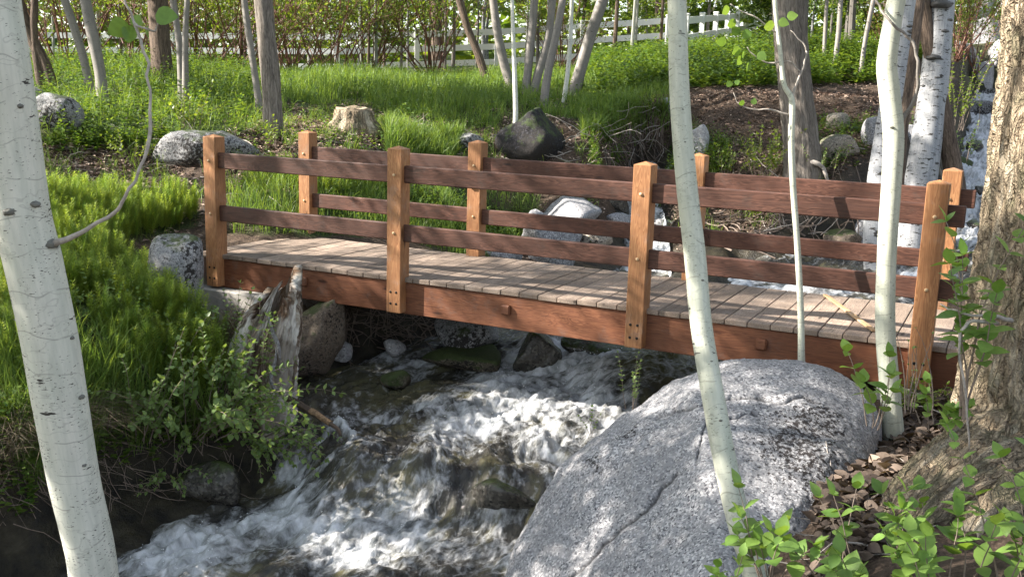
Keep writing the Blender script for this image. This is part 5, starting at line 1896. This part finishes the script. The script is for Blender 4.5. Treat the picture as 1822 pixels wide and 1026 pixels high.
mb = MB()
for a in ((7.4, 13, -3, 12, 20000, 401), (-4, 1.3, -8, -2.6, 16000, 402), (-9, -4.5, -3, 6, 8000, 403)):
    P = scatw(*a)
    m = fbm(P[:, 0] * .8, P[:, 1] * .8, 0, 3, 57)
    P = P[m > -.25]
    n = len(P)
    blades(mb, P, rg.uniform(.10, .30, n), rg.uniform(.005, .010, n), rg.uniform(.1, .9, n), np.stack([rg.uniform(.1, 1, n), rg.uniform(.25, .7, n), np.zeros(n)], 1), rg)
mb.build("bank_grass", M['grass'], kind="stuff", label="green grass on the banks beside the picture", cat="grass")
# broad-leaved weeds
mb = MB()
P = scatw(7.4, 12, -2, 12, 700, 411)
weeds_ = P


def weeds(mb, P, H, rg, leaves=12, size=.06):
    n = len(P)
    ld = np.stack([rg.normal(0, .2, n), rg.normal(0, .2, n), np.ones(n)], 1)
    for k in range(leaves):
        t = (k + 1) / leaves
        c = P + ld * (H * t)[:, None]
        d = randdir(n, -.1, .6, rg)
        scatter(mb, LEAF4[0], LEAF4[1], c, frames(d, rg.uniform(-.4, .4, n)), size * (1.25 - .6 * t) * rg.uniform(.7, 1.3, n), np.stack([rg.uniform(0, 1, n), rg.uniform(.3, .8, n), 0 * H], 1))


weeds(mb, weeds_, .35 * rg.uniform(.5, 1.3, len(weeds_)), rg, 11, .07)
P = scat([(-60, 700), (200, 740), (430, 770), (470, 800), (250, 900), (-60, 930)], 420, 431, minwet=.97)
weeds(mb, P, .3 * rg.uniform(.5, 1.3, len(P)), rg, 10, .055)
P = scat([(380, 200), (700, 190), (900, 240), (950, 420), (400, 420)], 420, 432)
weeds(mb, P, .2 * rg.uniform(.5, 1.3, len(P)), rg, 8, .055)
for poly, n, h, sz in ((GRASSY[0], 1300, .34, .07), ([(-400, 120), (300, 120), (460, 140), (440, 245), (330, 235), (210, 262), (-400, 280)], 3800, .40, .075), ([(1040, 100), (1190, 92), (1400, 80), (1700, 80), (1560, 150), (1300, 158), (1180, 160), (1060, 180)], 7500, .42, .095),
                       ([(1190, 240), (1290, 250), (1300, 320), (1190, 320)], 160, .25, .06), ([(1040, 190), (1190, 190), (1200, 320), (1050, 330)], 420, .22, .055), ([(90, 255), (320, 240), (330, 262), (100, 280)], 200, .22, .06),
                       ([(-300, 640), (150, 740), (380, 740), (430, 640), (300, 560), (-300, 560)], 260, .3, .05), ([(1430, 210), (1640, 230), (1620, 330), (1430, 320)], 220, .2, .05), ([(700, 345), (960, 390), (900, 440), (700, 400)], 350, .2, .05)):
    P = scat(poly, n, n + 3)
    weeds(mb, P, h * rg.uniform(.5, 1.3, len(P)), rg, 11, sz)
mb.build("undergrowth", leaf_mat("weed_leaf", (.055, .12, .02), (.15, .22, .04), .45), kind="stuff", label="leafy green undergrowth between the tree trunks and below the fence", cat="undergrowth")

# wood chips and dead leaves
mb = MB()
P = scat([(-600, 230), (560, 170), (1190, 215), (1700, 330), (1560, 480), (1000, 480), (500, 330), (340, 470), (200, 520), (-600, 560)], 30000, 101)
g_, h_ = cover(P[:, 0], P[:, 1], P[:, 2])
P = P[(g_ < .5) & (rg.uniform(0, 1, len(P)) > h_ * .75)]
P3 = scat([(60, 262), (300, 255), (345, 345), (200, 342), (60, 350)], 5000, 112)
P4 = scat([(400, 200), (600, 185), (700, 260), (560, 345), (400, 345)], 6000, 113)
P = np.concatenate([P, P3, P4])
P2 = scat([(480, 180), (600, 190), (1180, 150), (1560, 140), (1560, 300), (1180, 240), (480, 270)], 12000, 102)
P = np.concatenate([P, P2])
n = len(P)
scatter(mb, LEAF4[0] * [1, .55, 1], LEAF4[1], P + np.outer(rg.uniform(.002, .03, n), [0, 0, 1]), frames(randdir(n, -.25, .25, rg), rg.uniform(-.5, .5, n)), rg.uniform(.025, .085, n), np.stack([rg.uniform(0, 1, n) ** 1.6, rg.uniform(.2, .9, n), np.zeros(n)], 1))
mb.build("wood_chips", M['chip'], kind="stuff", label="pinkish-brown wood chips and bark litter strewn on the slope", cat="wood chips")
mb = MB()
P = scat([(1430, 1060), (1455, 900), (1530, 790), (1640, 720), (1760, 730), (1740, 800), (1620, 860), (1500, 1060)], 3600, 103)
n = len(P)
scatter(mb, LEAF_OVAL[0], LEAF_OVAL[1], P + np.outer(rg.uniform(.004, .09, n), [0, 0, 1]), frames(randdir(n, -.3, .6, rg), rg.uniform(-1.2, 1.2, n)), rg.uniform(.03, .10, n), np.stack([rg.uniform(0, 1, n) ** 2, rg.uniform(.1, .7, n), np.zeros(n)], 1))
mb.build("dead_leaves", M['dead_leaf'], kind="stuff", label="brown dead leaves piled between the boulder and the tree roots", cat="leaf litter")


mb = MB()
P = scat([(1040, 200), (1200, 165), (1560, 165), (1640, 330), (1560, 480), (1200, 440), (1100, 330)], 9000, 121)
n = len(P)
scatter(mb, LEAF4[0] * [1, .5, 1], LEAF4[1], P + np.outer(rg.uniform(.002, .03, n), [0, 0, 1]), frames(randdir(n, -.4, .5, rg), rg.uniform(-.9, .9, n)), rg.uniform(.03, .10, n), np.stack([rg.uniform(0, .55, n) ** 2, rg.uniform(.0, .5, n), np.zeros(n)], 1))
mb.build("bark_litter", M['chip'], kind="stuff", label="dark bark and leaf litter on the eroded dirt bank", cat="leaf litter")
# ------------------------------------------------------------------ shrubs
def shrub(label, base, nst, H, spread, lsize, lps, mat, seed, name="leafy_shrub", tmpl=LEAF_OVAL, stem=None, lean=(0, 0), srad=.004, cat="shrub", group=None, droop=.12, start=.25, upright=1.0, opp=True, basew=.1, leafz=(-.25, .5)):
    rg = np.random.default_rng(seed)
    base = np.array(base, float)
    root = empty(name, base, label=label, cat=cat, group=group)
    sm, pos, dirs, szs = MB(), [], [], []
    for s in range(nst):
        a = rg.uniform(0, 6.28)
        b0 = base + np.array([math.cos(a), math.sin(a), 0]) * rg.uniform(0, basew)
        dv = np.array([math.cos(a) * spread * rg.uniform(.2, 1) + lean[0], math.sin(a) * spread * rg.uniform(.2, 1) + lean[1], upright])
        dv /= np.linalg.norm(dv)
        l = H * rg.uniform(.55, 1.15)
        P = [b0]
        for k in range(8):
            dv = dv + rg.normal(0, .07, 3) - [0, 0, droop * k / 8]
            dv /= np.linalg.norm(dv)
            P.append(P[-1] + dv * l / 8)
        P = np.array(P)
        tube(sm, P, np.linspace(srad, srad * .35, 9), 6, cap=False)
        for k in range(lps):
            t = start + (1 - start) * (k + 1) / lps
            c = np.array([np.interp(t * 8, np.arange(9), P[:, j]) for j in range(3)])
            tg = P[min(8, int(t * 8) + 1)] - P[max(0, int(t * 8) - 1)]
            tg /= np.linalg.norm(tg) + 1e-9
            sd_ = np.cross(tg, [math.cos(k * 1.57), math.sin(k * 1.57), .2])
            sd_ /= np.linalg.norm(sd_) + 1e-9
            for sg in ((1, -1) if opp else ((1,) if k % 2 else (-1,))):
                d = sd_ * sg + tg * .55 + rg.normal(0, .15, 3)
                d[2] += rg.uniform(*leafz)
                pos.append(c)
                dirs.append(d)
                szs.append(lsize * rg.uniform(.65, 1.15) * (1.1 - .45 * t))
        pos.append(P[-1]); dirs.append(tg + [0, 0, .2]); szs.append(lsize * .7)
    sm.build("stems", stem or M['twig'], root)
    put_leaves("leaves", mat, root, np.array(pos), np.array(dirs), np.array(szs), tmpl, roll=rg.uniform(-.4, .4, len(pos)))
    return root


def gp(u, v, dz=0):
    P, d = hit(u, v)
    return P + [0, 0, dz]


shrub("sprawling small-leaved green shrub spilling down the near left bank below the snag", gp(340, 765), 60, .85, 1.3, .072, 10, M['leaf_shrub'], 5, basew=.35, lean=(.35, 0), droop=.25)
shrub("shrub branch with fresh leaves reaching out over the water right of the snag's foot", gp(455, 790), 18, .66, .6, .060, 10, M['leaf_shrub'], 6, basew=.15, lean=(1.0, -.2), droop=.35, upright=.55)
shrub("upright leafy shrub rising between the horsetail and the snag", gp(385, 712), 18, .58, .8, .072, 9, M['leaf_shrub'], 55, basew=.25)
shrub("small sprig of pale leaves hanging at the dark bank edge above the foam", gp(300, 850), 12, .34, .8, .05, 6, M['leaf_shrub'], 7, basew=.08, lean=(.2, -.5), droop=.4, upright=.7)
shrub("thin-stemmed leafy shrub left of the snag", gp(245, 780), 18, .85, .8, .06, 9, M['leaf_shrub'], 8, basew=.15)
shrub("leafy creeper growing up inside the front of the snag", atd(466, 690, 7.95), 6, .62, .12, .05, 9, M['leaf_shrub'], 9, name="creeper_plant", cat="plant", basew=.04, lean=(.05, .0))
shrub("short leafy plant standing in front of the left bridge footing", gp(412, 620), 5, .5, .25, .05, 8, M['leaf_shrub'], 10, basew=.05, name="leafy_plant", cat="plant")
shrub("bright large-leaved sapling in front of the nearest right post", atd(1712, 745, 4.75), 5, 1.0, .14, .125, 8, M['leaf_near'], 12, name="leafy_sapling", cat="sapling", basew=.05, start=.35, srad=.006, leafz=(-.5, .2), lean=(-.03, 0))
shrub("broad-leaved green plant between the big boulder and the forked aspen", atd(1552, 760, 5.0), 5, .34, .45, .115, 3, M['leaf_near'], 13, name="leafy_plant", cat="plant", basew=.05, leafz=(-.5, .2))
shrub("low broad-leaved plant in the litter right of the forked aspen", atd(1668, 760, 5.0), 6, .2, .9, .10, 3, M['leaf_near'], 14, name="leafy_plant", cat="plant", basew=.1, leafz=(-.3, .2))
shrub("fine grassy plant with thin pale leaves at the foot of the nearest right post", gp(1640, 735), 14, .26, .5, .045, 7, M['leaf'], 15, name="leafy_plant", cat="plant", basew=.14)
shrub("bright pointed-leaf plant in front of the foot of the middle aspen", atd(1372, 1060, 3.85), 7, .36, .5, .115, 3, M['leaf_near'], 16, name="leafy_plant", cat="plant", basew=.05, leafz=(-.3, .25), start=.4)
shrub("small leafy sprig at the bottom edge left of the middle aspen's foot", atd(1285, 1075, 3.8), 4, .2, .5, .075, 3, M['leaf_near'], 17, name="leafy_plant", cat="plant", basew=.05, start=.4)
shrub("cluster of round green leaves at the bottom edge below the roots", atd(1530, 1070, 3.7), 9, .34, .8, .10, 3, M['leaf_near'], 18, name="leafy_plant", cat="plant", basew=.12, start=.4, leafz=(-.2, .2))
shrub("dense green leafy shrub covering the bottom right corner in front of the roots", atd(1700, 1075, 3.7), 16, .46, .75, .105, 4, M['leaf_near'], 19, basew=.22, start=.35, leafz=(-.3, .2))
shrub("leafy stems at the bottom right edge in front of the huge trunk", atd(1830, 1060, 3.7), 9, .62, .35, .10, 6, M['leaf_near'], 20, basew=.12, start=.3, leafz=(-.4, .2))
shrub("weak leafy stems growing at the waterside against the big boulder's left shoulder", atd(1128, 730, 6.9), 5, .42, .25, .035, 9, M['leaf_shrub'], 21, name="leafy_plant", cat="plant", basew=.08, srad=.0025)
shrub("tiny leafy twig low on the left flank of the big boulder", atd(1052, 775, 6.6), 3, .22, .6, .03, 6, M['leaf_shrub'], 22, name="leafy_plant", cat="plant", basew=.05, srad=.002)
shrub("bare grassy stems standing between the forked aspen and the nearest post", atd(1622, 730, 4.9), 7, .42, .12, .02, 2, M['leaf_shrub'], 23, name="grass_stems", cat="plant", basew=.10, srad=.0035)
shrub("deep green leafy bush on the dirt bank left of the grey furrowed trunk", gp(1372, 318), 22, .75, .5, .075, 10, M['leaf'], 24, basew=.25, tmpl=LEAF4)
shrub("smaller green bush on the dirt bank right of the white boulder", gp(1290, 318), 12, .55, .6, .065, 8, M['leaf'], 25, basew=.2, tmpl=LEAF4)
shrub("pale grassy bush below the tan boulders on the dirt bank", gp(1462, 315), 16, .55, .5, .05, 9, M['leaf_shrub'], 26, basew=.25, tmpl=LEAF4)
shrub("yellow-green bush above the rapids right of the broad birch", atd(1697, 232, 15.5), 22, 1.1, .45, .07, 14, M['leaf'], 27, basew=.5, tmpl=LEAF4)
shrub("yellowish willow sprigs below the bush by the rapids", atd(1700, 285, 14.5), 12, .6, .6, .06, 10, M['leaf_shrub'], 28, basew=.3, tmpl=LEAF4)
shrub("green bush growing on the undercut bank above the hanging roots", gp(1152, 205), 12, .4, .7, .06, 8, M['leaf'], 29, basew=.2, tmpl=LEAF4)
shrub("green sprig in the root tangle seen between the right rails", gp(1335, 400), 8, .4, .5, .06, 6, M['leaf'], 30, basew=.1, tmpl=LEAF4)
shrub("yellow-green bush in front of the slim grey stems on the left", gp(330, 235), 18, .6, .7, .07, 8, M['leaf'], 31, basew=.3, tmpl=LEAF4)
shrub("pale green bush growing by the blue-grey boulder on the left", gp(235, 292), 12, .4, .7, .06, 7, M['leaf'], 32, basew=.2, tmpl=LEAF4)
shrub("leafy bush at the foot of the thick furrowed trunk", gp(500, 262), 14, .4, .9, .06, 7, M['leaf'], 33, basew=.25, tmpl=LEAF4)
# willow thicket with red stems
GW = "red-stemmed willows in front of the white fence"
protos = []
rgw = np.random.default_rng(8)
for kk in range(3):
    sm, lm = MB(), MB()
    pts, dd = [], []
    for s in range(20):
        a = rgw.uniform(0, 6.28)
        dv = np.array([math.cos(a) * rgw.uniform(.1, 1.0), math.sin(a) * rgw.uniform(.1, 1.0), 1.0])
        dv /= np.linalg.norm(dv)
        P = [np.array([math.cos(a), math.sin(a), 0]) * rgw.uniform(0, .35)]
        l = rgw.uniform(1.4, 3.2)
        for k in range(7):
            dv = dv + rgw.normal(0, .1, 3)
            dv /= np.linalg.norm(dv)
            P.append(P[-1] + dv * l / 7)
            if k > 1:
                for e in range(3):
                    d2 = dv + rgw.normal(0, .6, 3)
                    d2 /= np.linalg.norm(d2)
                    Q = np.array([P[-1], P[-1] + d2 * .25, P[-1] + d2 * .5 + [0, 0, .04]])
                    tube(sm, Q, [.005, .004, .002], 3, cap=False)
                    for z in range(7):
                        pts.append(P[-1] + d2 * rgw.uniform(.1, .6) + rgw.normal(0, .05, 3))
                        dd.append(d2)
        tube(sm, np.array(P), np.linspace(.016, .005, 8), 5, cap=False)
    pts = np.array(pts)
    n = len(pts)
    scatter(lm, LEAF4[0] * [1, .8, 1], LEAF4[1], pts, frames(np.array(dd) + rgw.normal(0, .5, (n, 3)), rgw.uniform(-1, 1, n)), rgw.uniform(.05, .09, n), np.stack([rgw.uniform(0, 1, n), rgw.uniform(.3, .85, n), np.zeros(n)], 1))
    protos.append((sm.mesh("stems", M['twig_red']), lm.mesh("leaves", M['leaf'])))
for i, (u, d) in enumerate([(-260, 20), (-120, 23), (40, 22), (120, 20), (230, 20), (345, 22), (395, 24), (430, 21.5), (525, 22), (590, 23), (655, 24), (770, 24), (1000, 27), (240, 25), (500, 25), (1600, 26), (1740, 30), (1700, 24)]):
    p = atd(u, 100, d)
    p[2] = gzv([p[0]], [p[1]])[0]
    t = empty("willow_bush", p, label="dense thicket bush of thin reddish stems and small green leaves near the white fence", cat="bush", group=GW)
    rz, sc_ = rgw.uniform(0, 6), rgw.uniform(.8, 1.15)
    inst("stems", protos[i % 3][0], t, p, rz, sc_)
    inst("leaves", protos[i % 3][1], t, p, rz, sc_)

# far wood closing the view
mb = MB()
n = 66000
ang = rg.uniform(-1.35, .75, n)
dist = 38 + 45 * rg.uniform(0, 1, n) ** 1.6
x = CAM[0] + np.sin(ang) * dist
y = CAM[1] + np.cos(ang) * dist
z = gzv(x, y)
clump = fbm(x * .25, y * .25, 0, 3, 88)
hh = rg.uniform(0, 1, n) ** 1.5 * (9 + 5 * clump)
lump = fbm(x * .5, y * .5, hh * .6, 2, 89)
k = lump > -.35
P = np.stack([x, y, z + hh], 1)[k]
n = len(P)
scatter(mb, LEAF4[0], LEAF4[1], P, frames(randdir(n, -.8, .5, rg), rg.uniform(-1, 1, n)), rg.uniform(.28, .62, n), np.stack([rg.uniform(0, 1, n), rg.uniform(.2, .9, n), np.zeros(n)], 1))
mb.build("far_wood", M['leaf'], kind="stuff", label="mass of distant sunlit trees beyond the white fence", cat="wood")
